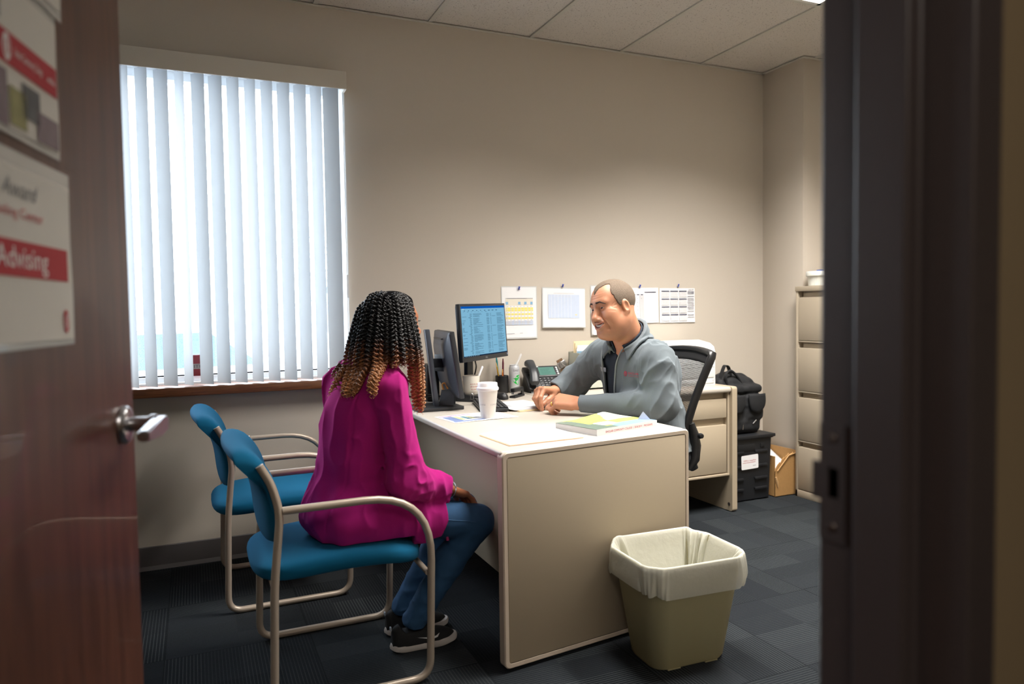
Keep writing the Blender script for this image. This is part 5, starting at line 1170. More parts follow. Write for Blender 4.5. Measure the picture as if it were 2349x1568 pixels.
def hand_sdf(P, H):
    W, a, n, dd, sc = H['W'], H['a'], H['n'], H['d'], H['sc']; d = None
    for i, (m_, p, r) in enumerate(H['F']):
        c = cap(P, W + n * (i - 1.5) * .012 * sc + dd * .001, m_, .0150 * sc, .0118 * sc); d = c if d is None else smin(d, c, .012)
    d = smin(d, rbox(P, W + a * .050 * sc - dd * .006, (.036 * sc, .036 * sc, .0115 * sc), .011, np.stack([a, n, dd], 1)), .012)
    for i, (m_, p, r) in enumerate(H['F']):
        f = chain(P, p, [r * 1.08, r * .98, r * .9, r * .78], .003)
        f = smin(f, nrm_(P - p[1]) - r * 1.06, .004)
        d = smin(d, f, .0045)
    t = H['T']; th = chain(P, t, [.0150 * sc, .0120 * sc, .0108 * sc, .0085 * sc][:len(t)], .006)
    return smin(d, th, .010)
def nails(H, mat, parent, idx=(0, 1, 2, 3)):
    for i in idx:
        m_, p, r = H['F'][i]; t = unit(p[3] - p[2]); s = H['n']; up = np.cross(s, t); up = up if up @ H['d'] > 0 or up @ H['a'] > 0 else -up
        M = frame(p[3] + up * r * .62 - t * .002, s, t); b = MB(); b.grid(lambda u, v: ((2 * u - 1) * r * .55, (2 * v - 1) * r * .6, r * .18 * (1 - (2 * u - 1) ** 2)), 4, 4, 0, True, M); b.build('fingernail', mat, parent)
def trace(fn, P, dirn, far=.25, steps=40):
    """walk points along dirn to the surface of fn"""
    P = np.array(P, float); dirn = unit(dirn); t = np.zeros(len(P))
    for _ in range(steps): t += np.clip(fn(P + t[:, None] * dirn), -.01, .05) * .8
    return P + t[:, None] * dirn
def ridg(P, s, st=(1, 1, 1), off=0): return (1 - np.abs(2 * vnoise(P, s, st, off) - 1)) ** 2

# ================= the man
MH = head_frame((-.990, -.14, 0), 5, 8); MO = V3(1.686, 2.700, 1.216); MS_ = 1.0
def man_q(P): return ((P - MO) @ MH) / MS_
def mloc(*q): return MO + MH @ (np.array(q, float) * MS_)
NB = V3(1.812, 2.742, 1.030); NT = mloc(-.022, 0, -.030)
SHL, ELL_, WRL = V3(1.805, 2.552, .988), V3(1.795, 2.512, .815), V3(1.553, 2.782, .803)
SHR, ELR, WRR = V3(1.755, 2.935, .990), V3(1.682, 3.070, .866), V3(1.572, 3.052, .832)
HL = hand_parts(WRL, V3(-.66, .73, .10), V3(-.68, -.62, -.40), None, [(38, 105, 150), (42, 112, 160), (44, 114, 162), (46, 112, 158)], thumb=[WRL + V3(-.002, .045, -.008), WRL + V3(-.050, .085, -.012), WRL + V3(-.085, .098, -.018), WRL + V3(-.108, .103, -.026)], sc=1.18)
HR = hand_parts(WRR, V3(-.90, -.22, .12), V3(-.20, .92, -.20), None, [(58, 92, 104), (62, 112, 128), (64, 118, 140), (66, 120, 146)], thumb=[WRR + V3(-.028, -.034, -.012), WRR + V3(-.066, -.052, -.034), WRR + V3(-.094, -.056, -.050), WRR + V3(-.113, -.056, -.062)], sc=1.10)
def man_torso(P):
    d = ell(P, (1.895, 2.752, .700), (.140, .190, .160)); d = smin(d, ell(P, (1.835, 2.745, .875), (.130, .185, .175)), .08)
    d = smin(d, cap(P, SHL + V3(.0, .03, .0), SHR + V3(.01, -.03, .0), .060), .07); d = smin(d, ell(P, (1.890, 2.742, .94), (.090, .170, .13)), .06)
    for S_ in (SHL, SHR): d = smin(d, cap(P, NB + V3(.015, 0, -.005), S_ + (NB - S_) * .30 + V3(.01, 0, .020), .062, .048), .05)
    return smin(d, ell(P, (1.960, 2.755, .55), (.16, .19, .12)), .10)
def man_arms(P, g=0.0):
    l = smin(cap(P, SHL, ELL_, .061 + g, .053 + g), cap(P, ELL_, WRL, .052 + g, .031 + g * .8), .03)
    r = smin(cap(P, SHR, ELR, .061 + g, .053 + g), cap(P, ELR, WRR, .052 + g, .031 + g * .8), .03)
    return np.minimum(l, r)
def man_legs(P, g=0.0):
    d = None
    for s_ in (-1, 1):
        y = 2.755 + s_ * .095; c = smin(cap(P, (1.93, y, .545), (1.50, y + s_ * .03, .530), .082 + g, .062 + g), cap(P, (1.50, y + s_ * .03, .530), (1.52, y + s_ * .02, .10), .058 + g, .042 + g), .03); d = c if d is None else np.minimum(d, c)
    return d
def man_body(P):
    d = boxed(lambda p: face_sdf(man_q(p)) * MS_, MO - .17, MO + .17, P)
    nk = smin(cap(P, NB, NT, .070, .068), ell(P, mloc(.026, 0, -.085), (.050, .056, .042)), .04)
    d = smin(d, nk, .025); d = smin(d, man_torso(P) + .022, .04)
    d = smin(d, boxed(lambda p: man_arms(p) + .014, V3(1.45, 2.40, .70), V3(1.90, 3.2, 1.15), P, .05), .03)
    for H, W_, E_ in ((HL, WRL, ELL_), (HR, WRR, ELR)):
        fore = cap(P, W_, W_ + unit(E_ - W_) * .09, .0275, .034)
        d = smin(d, smin(fore, boxed(lambda p: hand_sdf(p, H), W_ - .17, W_ + .17, P), .014), .012)
    return smin(d, boxed(lambda p: man_legs(p, -.016), V3(1.40, 2.5, .0), V3(2.1, 3.0, .68), P, .05), .03)
SKINM = attr_mix(attr_mix(pmat('skin_tan', (188, 132, 102), .46, noise=(70, .07), bump=(420, .10), subsurf=.12, spec=.45), 'lips', (168, 92, 88)), 'mouth', (40, 16, 16)); SKINM = attr_mix(SKINM, 'stubble', (112, 82, 68))
man_p, man_f = sdf_geo(man_body, (1.38, 2.36, .02), (2.14, 3.18, 1.37), .0030)
qm = man_q(man_p); near = nrm_(qm) < .16
lip = np.where(near, lips_attr(qm), 0); zz_ = qm[:, 2] - 11 * qm[:, 1] ** 2
mou = (near & (np.abs(zz_ + .062) < .0066) & (qm[:, 0] + 6 * qm[:, 1] ** 2 < .0955) & (qm[:, 0] > .06) & (np.abs(qm[:, 1]) < .031)).astype(float)
man = mesh_obj('person', man_p, man_f, SKINM, None, {'lips': lip, 'mouth': mou, 'stubble': np.where(near, .45 * np.exp(-((zz_ + .047) / .006) ** 2) * (np.abs(qm[:, 1]) < .030) * (qm[:, 0] > .088) + .22 * np.clip((qm[:, 0] - .0) / .04, 0, 1) * np.clip((-.060 - qm[:, 2]) / .02, 0, 1), 0)})
tag(man, 'smiling man in a grey fleece jacket leaning on the desk with hands together', 'person')
# teeth, eyes, brows, cropped hair
M4 = Matrix(np.vstack([np.hstack([MH * MS_, MO[:, None]]), [0, 0, 0, 1]]).tolist())
b = MB(); b.grid(lambda u, v: (.0965 - 6.5 * ((u - .5) * .050) ** 2 + .0012 * abs(math.sin(9 * PI * u)), (u - .5) * .050, -.0575 - .0085 * v + 11.0 * ((u - .5) * .050) ** 2), 36, 3, 0, True, M4); b.build('teeth', pmat('teeth', (232, 226, 214), .25), man, solid=.002)
EYEW = pmat('eye_white', (206, 198, 190), .2); IRIS = pmat('eye_dark', (34, 22, 18), .15)
for s_ in (-1, 1):
    b = MB(); b.lathe([(.0001, -.0123), (.0073, -.0098), (.0116, -.0042), (.0123, 0), (.0116, .0042), (.0073, .0098), (.0001, .0123)], seg=20, M=M4 @ Matrix.Translation((.0815, s_ * .0305, .0120)) @ Matrix.Rotation(PI / 2, 4, 'Y'))
    b.lathe([(.0066, .0104), (.0035, .0120), (0, .0126)], seg=16, mat=1, M=M4 @ Matrix.Translation((.0815, s_ * .0305, .0120)) @ Matrix.Rotation(s_ * .05, 4, 'Z') @ Matrix.Rotation(PI / 2, 4, 'Y')); b.build('eye', [EYEW, IRIS], man)
def browf(P):
    A = man_q(P); A[:, 1] = np.abs(A[:, 1])
    def seg2(u, w, a, b_):
        a = np.array(a); b_ = np.array(b_); ab = b_ - a; q_ = np.stack([u, w], 1) - a; t_ = np.clip(q_ @ ab / (ab @ ab), 0, 1); return nrm_(q_ - t_[:, None] * ab) + .0016 * t_
    band = np.minimum(seg2(A[:, 1], A[:, 2], (.015, .0370), (.032, .0395)), seg2(A[:, 1], A[:, 2], (.032, .0395), (.053, .0275)) + .0012) - .0042 + .0012 * (vnoise(P, .004) - .5)
    band = np.maximum(band, .05 - A[:, 0])
    return np.maximum(band * MS_, face_sdf(man_q(P)) * MS_ - .0024)
p, f = sdf_geo(browf, mloc(.085, 0, .035) - .085, mloc(.085, 0, .035) + .085, .0016)
mesh_obj('eyebrows', p, f, pmat('brow_hair', (46, 32, 26), .8, noise=(400, .3)), man)
def hairf(P):
    Q = man_q(P); x, y, z = Q.T; ay = np.abs(y)
    hl = .060 + .034 * np.exp(-(y / .022) ** 2) - .020 * np.exp(-((ay - .046) / .014) ** 2) - np.clip(.075 - z, 0, 1) * .45
    side = np.maximum(x - hl, 0)
    low = np.interp(x, [-.12, -.055, -.030, -.012, .004, .02, .05], [-.050, -.046, -.020, .030, .036, .012, .02])
    reg = np.maximum(x - hl, low - z)
    n_ = vnoise(P, .0026) - .5
    return np.maximum((face_sdf_skull(Q)) * MS_ - .0030 + .0012 * n_, reg + .006 * (vnoise(P, .006) - .5))
def face_sdf_skull(Q):
    d = cranium(Q); d = smin(d, ell(Q, (.040, 0, -.025), (.053, .060, .078)), .03)
    A = Q.copy(); A[:, 1] = np.abs(A[:, 1]); return smin(d, cap(A, (.000, .054, -.042), (.070, .022, -.092), .024, .020), .03)
p, f = sdf_geo(hairf, MO - .15, MO + .15, .0020)
mesh_obj('cropped_hair', p, f, pmat('cropped_hair', (70, 58, 48), .75, noise=(900, .45), rgb2=(128, 112, 96), bump=(1400, .5), spec=.3), man)
FU = unit(V3(-.985, -.14, 0)); LU = np.cross(V3(0, 0, 1), FU)
# polo shirt
NAX = unit(NT - NB)
def neck_rt(P, base):
    q = P - base; t = q @ NAX; rad = q - t[:, None] * NAX; r = nrm_(rad); fr_ = rad @ unit(FU - NAX * (FU @ NAX)); la = rad @ LU
    return t, r, np.arctan2(la, fr_)
def shirtf(P):
    d = man_torso(P) + .006; t, r, an = neck_rt(P, NB)
    d = smax(d, -(cap(P, NB - NAX * .1, NT, .067)), .004) if False else d
    vcut = cap(P, NB + FU * .085 + V3(0, 0, -.035), NB + FU * .02 + V3(0, 0, .09), .012, .030)
    d = np.maximum(d, -(vcut)); d = np.maximum(d, (t - .030))
    top = .052 - .010 * np.abs(an) ; col = np.maximum(np.abs(r - .0755 - .10 * np.maximum(.045 - t, 0)) - .0028, np.maximum(t - (.114 - .024 * np.clip((2.2 - np.abs(an)) / 1.6, 0, 1)), -(t + .010)))
    col = np.maximum(col, .42 * .07 - np.abs(an) * .07 + np.clip(t - .03, -.05, 0) * .2)
    return np.minimum(np.maximum(d, .60 - P[:, 2]), col)
p, f = sdf_geo(shirtf, (1.60, 2.50, .58), (2.10, 3.0, 1.20), .004)
mesh_obj('polo_shirt', p, f, pmat('navy_cotton', (36, 46, 60), .85, noise=(600, .12), bump=(900, .2)), man)
# fleece jacket
_a = unit(V3(.55, -.25, .80)); _b = unit(np.cross(_a, V3(0, 1, 0))); FB = np.stack([_a, _b, np.cross(_a, _b)], 1)
def jacket_base(P):
    d = man_torso(P) - .010; d = smin(d, boxed(lambda p: man_arms(p, .012), V3(1.45, 2.38, .68), V3(1.92, 3.22, 1.16), P, .06), .035)
    fold = ridg((P + .03 * vnoise(P, .10, off=4)[:, None]) @ FB, .052, (.26, 1, 1), 3.0); arm = np.clip((np.abs((P - V3(1.78, 2.745, 0)) @ LU) - .10) / .08, 0, 1)
    d = d - .0125 * fold * (.30 + .70 * arm) + .005 - .0040 * ridg((P + .02 * vnoise(P, .08, off=6)[:, None]) @ FB, .028, (.30, 1, 1), 9.0) * arm
    la = np.abs((P - V3(1.80, 2.745, 0)) @ LU); d = d + .0022 * np.exp(-((la - .158) / .0035) ** 2) * (P[:, 2] > .86)
    return d
def open_w(z): return np.interp(z, [.60, .75, .88, .97, 1.03, 1.10], [.032, .038, .046, .054, .066, .085])
OC = -.040
def jacketf(P):
    d0 = jacket_base(P); d = np.maximum(d0, -(d0 + .0075))
    q = P - V3(1.80, 2.745, 0); fr_, la = q @ FU, q @ LU
    op = np.maximum(np.abs(la - OC) - open_w(P[:, 2]), .02 - fr_); op = np.maximum(op, .075 - np.minimum(cap(P, ELL_, WRL, 0), cap(P, ELR, WRR, 0))); d = smax(d, -op, .004)
    t, r, an = neck_rt(P, NB); d = np.maximum(d, -np.maximum(r - .080, -(t + .02)))
    for W_, E_ in ((WRL, ELL_), (WRR, ELR)):
        ax = unit(W_ - E_); d = np.maximum(d, np.minimum((P - W_) @ ax + .004, np.maximum(.11 - nrm_(P - W_), -.11 + 0 * d)) if False else np.where(nrm_(P - W_) < .10, (P - W_) @ ax + .004, -1))
    rs_ = .081 + .30 * np.clip(t - .030, -.05, .05) * (np.abs(an) < 9); hi = .112 - .030 * np.clip((2.2 - np.abs(an)) / 1.6, 0, 1)
    col = np.maximum(np.abs(r - rs_) - .0045, np.maximum(t - hi, -(t + .025))); col = np.maximum(col, (.55 - np.abs(an)) * .085)
    # turned-down outer leaf of the collar
    rs2 = .087 + .30 * np.clip(hi - t, 0, .08); leaf_ = np.maximum(np.abs(r - rs2) - .0042, np.maximum(t - hi, -(t - hi + .044 + .012 * np.cos(an)))); leaf_ = np.maximum(leaf_, (.62 - np.abs(an)) * .085)
    lay_ = np.maximum(np.maximum(np.abs(jacket_base(P) - .0085) - .0042, r - (.122 + .020 * np.cos(an))), np.maximum(.078 - r, (.62 - np.abs(an)) * .085)); lay_ = np.maximum(lay_, .97 - P[:, 2])
    d = smin(d, smin(smin(col, leaf_, .004), lay_, .004), .0015)
    return np.maximum(d, .585 - P[:, 2])
JM = pmat('grey_fleece', (106, 114, 119), .95, noise=(420, .10), bump=(900, .45), sheen=.35, spec=.1)
p, f = sdf_geo(jacketf, (1.46, 2.36, .56), (2.14, 3.20, 1.24), .0038, slack=1.5)
jk = mesh_obj('fleece_jacket', p, f, JM, man)
# zip edges and chest embroidery laid on the cloth
for s_ in (-1, 1):
    zz = np.linspace(.70, 1.045, 40); pts = np.stack([V3(1.80, 2.745, 0) + LU * (OC + s_ * (open_w(z) + .002)) + FU * .30 + V3(0, 0, z) for z in zz]); q = trace(lambda p: man_torso(p) - .008, pts, -FU)
    b = MB(); b.tube([tuple(v) for v in q + FU * .001], .0034, 8); b.build('zip_edge', pmat('zip_grey', (150, 158, 162), .6, noise=(900, .25)), man)
def on_jacket(txt, size, la0, z0, width=None):
    v, f = text_geo(txt, size, 'LEFT'); v = np.array(v)
    if width: v[:, 0] *= width / max(1e-6, np.ptp(v[:, 0]))
    o_ = V3(1.80, 2.745, 0) + LU * la0 + FU * .30
    return trace(jacket_base, o_ + v[:, :1] * LU + v[:, 1:2] * V3(0, 0, 1) + V3(0, 0, z0), -FU) + FU * .0022, f
b = MB()
for tx, sz, la0, z0, wd_ in (('SINCLAIR', .014, .088, .936, .070), ('COMMUNITY COLLEGE', .0055, .090, .927, .066)):
    v, f = on_jacket(tx, sz, la0, z0, wd_); b.add(v, f)
o_ = V3(1.80, 2.745, 0) + LU * .076 + FU * .30 + V3(0, 0, .938); rg_ = [o_ + LU * .0075 * math.cos(k * PI / 10) + V3(0, 0, 1) * .0115 * math.sin(k * PI / 10) for k in range(20)]
q = trace(jacket_base, rg_ + [o_], -FU) + FU * .0022; b.add(q, [(20, k, (k + 1) % 20) for k in range(20)])
wv = [o_ + LU * (.003 * math.sin(t) * s_ ) + V3(0, 0, 1) * (.007 * math.cos(t)) for s_ in (1,) for t in np.linspace(-.2, 2 * PI * .8, 14)]
q = trace(jacket_base, wv, -FU) + FU * .0034; b.tube([tuple(v) for v in q], .0012, 5, 1)
b.build('embroidered_logo', [pmat('thread_crimson', (186, 52, 76), .8), JM], man)
o_ = V3(1.80, 2.745, 0) - LU * .066 + FU * .30 + V3(0, 0, .955); q = trace(jacket_base, [o_ + V3(0, 0, z_) - LU * l_ for z_, l_ in ((-.02, 0), (-.02, .05), (.0, .05), (.0, 0))], -FU) + FU * .002
b = MB(); b.add(q, [(0, 1, 2, 3)]); b.build('name_badge', pmat('badge_silver', (176, 182, 190), .35, metal=.5), man)
m_, p_, r_ = HL['F'][2]; ax = unit(p_[1] - p_[0]); cen = p_[0] + ax * .024
b = MB(); qv = Vector((0, 0, 1)).rotation_difference(Vector(ax)).to_matrix().to_4x4(); b.lathe([(r_ * 1.02, -.0028), (r_ * 1.17, -.0024), (r_ * 1.19, 0), (r_ * 1.17, .0024), (r_ * 1.02, .0028)], seg=28, M=Matrix.Translation(Vector(cen)) @ qv, cap=False); b.build('gold_ring', pmat('gold', (222, 176, 84), .22, metal=1), man)
NAIL = pmat('nail', (206, 156, 128), .3)
nails(HR, NAIL, man, (0, 1))
p, f = sdf_geo(lambda P: np.maximum(np.maximum(smin(man_legs(P, -.004), ell(P, (1.955, 2.755, .555), (.165, .195, .11)), .05), P[:, 2] - .64), .085 - P[:, 2]), (1.40, 2.5, .05), (2.16, 3.02, .68), .006)
mesh_obj('trousers', p, f, pmat('dark_trousers', (42, 44, 50), .85, noise=(500, .1)), man)
for s_ in (-1, 1):
    y = 2.755 + s_ * .115
    p, f = sdf_geo(lambda P: np.maximum(smin(ell(P, (1.47, y, .05), (.125, .045, .050)), cap(P, (1.52, y, .06), (1.52, y, .11), .046), .03), .002 - P[:, 2]), (1.30, y - .08, -.01), (1.63, y + .08, .17), .005); mesh_obj('shoe', p, f, BLACKP, man)
# ================= the woman
WH = head_frame((.95, .31, 0), -4, 0); WO = V3(.650, 2.512, 1.166); WS_ = .90
def wom_q(P): return ((P - WO) @ WH) / WS_
def wloc(*q): return WO + WH @ (np.array(q, float) * WS_)
WNB, WNT = V3(.560, 2.525, .985), wloc(-.020, 0, -.03)
WSR, WER, WWR = V3(.600, 2.372, .955), V3(.634, 2.338, .655), V3(.812, 2.425, .585)
WSL, WEL, WWL = V3(.478, 2.672, .955), V3(.535, 2.715, .660), V3(.745, 2.615, .590)
WF = unit(V3(.93, .36, 0)); WL = np.cross(V3(0, 0, 1), WF)
def wom_torso(P):
    d = ell(P, (.478, 2.535, .555), (.130, .172, .115)); d = smin(d, ell(P, (.500, 2.525, .72), (.105, .145, .16)), .07)
    d = smin(d, ell(P, (.525, 2.520, .86), (.108, .150, .13)), .06); d = smin(d, cap(P, WSR + V3(-.01, .035, -.005), WSL + V3(.01, -.035, -.005), .052), .06)
    for S_ in (WSR, WSL): d = smin(d, cap(P, WNB + V3(-.005, 0, -.005), S_ + (WNB - S_) * .30 + V3(-.005, 0, .016), .052, .040), .045)
    return d
def wom_arms(P, g=0.0):
    r = smin(cap(P, WSR, WER, .050 + g, .042 + g), cap(P, WER, WWR, .042 + g, .026 + g), .025)
    l = smin(cap(P, WSL, WEL, .050 + g, .042 + g), cap(P, WEL, WWL, .042 + g, .026 + g), .025); return np.minimum(r, l)
LEGS = [(V3(.53, 2.440, .535), V3(.925, 2.432, .452), V3(.705, 2.500, .105)), (V3(.51, 2.622, .535), V3(.935, 2.622, .452), V3(.700, 2.636, .105))]
def wom_legs(P, g=0.0):
    d = None
    for h_, k_, a_ in LEGS:
        c = smin(cap(P, h_, k_, .088 + g, .060 + g), chain(P, [k_, k_ * .6 + a_ * .4 + V3(-.012, 0, 0), a_], [.058 + g, .055 + g, .042 + g], .02), .025); d = c if d is None else smin(d, c, .01)
    return d
WHR = hand_parts(WWR, V3(.78, .48, -.40), V3(-.52, .82, -.1), None, [(20, 42, 58), (22, 44, 60), (24, 46, 62), (26, 50, 66)], thumb=[WWR + V3(.02, .025, -.010), WWR + V3(.052, .052, -.024), WWR + V3(.078, .066, -.036)], sc=.90)
WHL = hand_parts(WWL, V3(.88, -.28, -.36), V3(.28, .92, .1), None, [(20, 42, 58), (22, 44, 60), (24, 46, 62), (26, 50, 66)], thumb=[WWL + V3(.02, -.025, -.010), WWL + V3(.052, -.048, -.024), WWL + V3(.078, -.060, -.036)], sc=.90)
def wom_body(P):
    d = boxed(lambda p: face_sdf(wom_q(p), .35, 1.0, 0) * WS_, WO - .16, WO + .16, P)
    d = smin(d, cap(P, WNB, WNT, .055, .052), .02); d = smin(d, wom_torso(P) + .022, .04)
    d = smin(d, boxed(lambda p: wom_arms(p) + .008, V3(.38, 2.22, .50), V3(.92, 2.82, 1.06), P, .05), .025)
    for H, W_ in ((WHR, WWR), (WHL, WWL)): d = smin(d, boxed(lambda p: hand_sdf(p, H), W_ - .16, W_ + .16, P), .012)
    return smin(d, boxed(lambda p: wom_legs(p) + .014, V3(.36, 2.3, .0), V3(1.06, 2.78, .70), P, .05), .03)
SKINW = attr_mix(pmat('skin_brown', (168, 108, 76), .46, noise=(70, .06), bump=(420, .08), subsurf=.12), 'lips', (140, 62, 66))
wp, wf_ = sdf_geo(wom_body, (.30, 2.20, .03), (1.06, 2.84, 1.33), .0036); qw = wom_q(wp)
wom = mesh_obj('person', wp, wf_, SKINW, None, {'lips': np.where(nrm_(qw) < .16, lips_attr(qw, .35), 0)})
tag(wom, 'seated woman in a magenta fleece jacket with long curly black to honey-brown hair', 'person')
M5 = Matrix(np.vstack([np.hstack([WH * WS_, WO[:, None]]), [0, 0, 0, 1]]).tolist())
for s_ in (-1, 1):
    b = MB(); b.lathe([(.0001, -.0123), (.0073, -.0098), (.0116, -.0042), (.0123, 0), (.0116, .0042), (.0073, .0098), (.0001, .0123)], seg=20, M=M5 @ Matrix.Translation((.0815, s_ * .0305, .012)) @ Matrix.Rotation(PI / 2, 4, 'Y'))
    b.lathe([(.0066, .0104), (.0035, .0120), (0, .0126)], seg=16, mat=1, M=M5 @ Matrix.Translation((.0815, s_ * .0305, .012)) @ Matrix.Rotation(PI / 2, 4, 'Y')); b.build('eye', [EYEW, IRIS], wom)
    b = MB()
    for k in range(9): y = s_ * (.0195 + .0028 * k); p0 = M5 @ Vector((.0955 - 18 * (abs(y) - .0305) ** 2, y, .0155)); b.tube([p0, M5 @ Vector((.1010 - 12 * (abs(y) - .0305) ** 2, y + s_ * .001, .0158)), M5 @ Vector((.1045 - 10 * (abs(y) - .0305) ** 2, y + s_ * .003, .0185))], [.0006, .0005, .0002], 4)
    b.build('eyelashes', pmat('lash_black', (14, 12, 12), .5), wom)
# jeans and trainers
def jeansf(P):
    d = smin(wom_legs(P, .0), ell(P, (.480, 2.535, .545), (.122, .168, .100)), .05)
    d = d - .006 * ridg(P, .035, (.6, 1, 1.5), 2.0) * np.clip((.30 - P[:, 2]) / .2, 0, 1) - .0035 * ridg(P, .05, (1, 1, 1), 6.0) + .002
    return np.maximum(np.maximum(d, P[:, 2] - .63), .078 - P[:, 2])
p, f = sdf_geo(jeansf, (.32, 2.31, .06), (1.04, 2.75, .66), .0045)
p[:, 2] = np.where((p[:, 0] < .66) & (p[:, 2] < .462) & (p[:, 2] > .40) , np.maximum(p[:, 2], .452), p[:, 2])
mesh_obj('jeans', p, f, pmat('blue_denim', (44, 84, 124), .85, noise=(26, .22), bump=(1300, .35)), wom)
b = MB(); ln = [trace(jeansf, [tuple(h + V3(0, -.15, .012))], (0, 1, 0))[0] for h in [LEGS[0][0] * (1 - t) + LEGS[0][1] * t for t in np.linspace(.42, .93, 16)]]
b.tube([tuple(v) for v in ln], .0016, 5); b.build('side_seam', pmat('denim_seam', (60, 98, 136), .85), wom)
SHM = [pmat('trainer_black', (20, 21, 24), .75, noise=(500, .2), bump=(700, .3)), pmat('trainer_sole', (206, 200, 196), .6, noise=(200, .03)), WHITEP]
for (y, hx_, lb) in ((2.500, .612, 'right'), (2.638, .625, 'left')):
    out = [(0, 0.0), (.01, .026), (.05, .034), (.10, .034), (.16, .040), (.205, .038), (.235, .026), (.25, .0), (.238, -.028), (.205, -.040), (.16, -.040), (.10, -.032), (.05, -.032), (.01, -.026)]
    ox = [p_[0] for p_ in out]; cx_ = .125
    def sring(k, z0, lift): return [(hx_ + cx_ + (p_[0] - cx_) * k, y + p_[1] * k, z0 + lift * max(0, (p_[0] - .16) / .09) ** 2 + lift * .8 * max(0, (.04 - p_[0]) / .04) ** 2) for p_ in fine]
    fine = [tuple(v)[:2] for v in fillet([(a_[0], a_[1], 0) for a_ in out + [out[0]]], .02, 3)]
    sh = thing('trainer', '', 'shoe'); bpy.data.objects.remove(sh)
    b = MB(); b.loft([sring(.93, .001, .010), sring(1.02, .006, .009), sring(1.03, .017, .008), sring(1.0, .026, .006), sring(.94, .028, .005)], mat=0); sole = b.build('shoe_sole', SHM[1], wom)
    def upf(P, hx_=hx_, y=y):
        q = P - V3(hx_, y, 0); x = q[:, 0]; h = np.interp(x, [-.01, .0, .03, .075, .11, .16, .21, .25], [.075, .085, .098, .088, .082, .066, .054, .046]); w = np.interp(x, [0, .02, .06, .12, .17, .21, .24], [.018, .028, .034, .036, .041, .038, .024])
        d = np.maximum(np.maximum(np.abs(q[:, 1]) / np.maximum(w, .005) * .036 - .036, (q[:, 2] - h) * .8), .024 - q[:, 2]); dz = np.clip(q[:, 2] / np.maximum(h, .02), 0, 1.3)
        e = np.sqrt((q[:, 1] / w) ** 2 + np.abs(dz) ** 3.2 + np.clip((x - .180) / .066, 0, 2) ** 3 + np.clip((.022 - x) / .024, 0, 2) ** 3) - 1; d = e * .030; d = np.maximum(d, np.maximum(-x + .004, x - .247)); d = np.maximum(d, .022 - q[:, 2])
        return smax(d, -np.maximum(nrm_((q - V3(.075, 0, .11))[:, :2] / np.array([.042, .026])) * .03 - .03, .070 - q[:, 2]), .006)
    p, f = sdf_geo(upf, (hx_ - .02, y - .06, .01), (hx_ + .27, y + .06, .12), .0035, slack=2); mesh_obj('shoe', p, f, SHM[0], wom)
    b = MB(); pts = [(.125, .052), (.137, .040), (.152, .036), (.170, .042), (.205, .062), (.170, .0475), (.152, .0445), (.138, .047)]
    pts = [(.095, .066), (.106, .046), (.122, .0405), (.148, .046), (.190, .064), (.150, .0535), (.128, .0515), (.112, .055)]
    pts = [(.175 - (p_[0] - .095) * .9, .036 + (p_[1] - .0405) * .55) for p_ in pts]
    q = trace(upf, [(hx_ + p_[0], y - .08, p_[1]) for p_ in pts], (0, 1, 0)) + V3(0, -.0012, 0); b.add(q, [(0, 1, 7), (1, 2, 6, 7), (2, 3, 5, 6), (3, 4, 5)]); b.build('side_emblem', WHITEP, wom)
    b = MB(); b.box(hx_ - .002, y - .006, .078, hx_ + .004, y + .006, .092, bev=.002); b.build('heel_tab', pmat('heel_tab_grey', (170, 180, 190), .4), wom)
# fleece jacket
def wj_base(P):
    d = wom_torso(P) - .012; d = smin(d, ell(P, (.482, 2.530, .520), (.150, .205, .095)), .05); d = smin(d, cap(P, (.50, 2.440, .520), (.80, 2.420, .482), .110, .086), .05); d = smin(d, cap(P, (.50, 2.620, .520), (.80, 2.630, .482), .106, .084), .05)
    rr_ = cap(P, WER, WWR, .056, .047); up = cap(P, WSR, WER, .064, .056); ar = smin(up, rr_, .03)
    al = smin(cap(P, WSL, WEL, .064, .056), cap(P, WEL, WWL, .056, .047), .03)
    d = smin(d, np.minimum(ar, al), .022)
    cuff = np.exp(-((nrm_(P - WWR) - .03) / .05) ** 2)
    lowv = np.clip((.78 - P[:, 2]) / .3, 0, 1)
    d = d - .019 * ridg(P + .035 * vnoise(P, .12, off=2)[:, None], .080, (1.0, 1.0, .30), 1.5) * (.6 + .4 * lowv) - .006 * ridg(P, .045, (1, 1, .5), 4.5) + .009
    el = np.exp(-(nrm_(P - WER) / .10) ** 2); d = d - .013 * ridg(P, .040, (1, 1, 1.2), 7.0) * np.clip(el + cuff * .6, 0, 1)
    la = (P - V3(.56, 2.525, 0)) @ WL
    d = d + .003 * np.exp(-((la + .105 - .35 * np.maximum(.80 - P[:, 2], 0) * .3) / .004) ** 2) * (P[:, 2] > .5) * (((P - V3(.56, 2.525, 0)) @ WF) < .02)
    return d
def wj_neck(P):
    ax = unit(V3(.10, 0, 1)); q = P - V3(.565, 2.520, .985); t = q @ ax; rad = q - t[:, None] * ax; fr_ = rad @ unit(WF - ax * (WF @ ax)); return t, nrm_(rad), np.arctan2(rad @ WL, fr_)
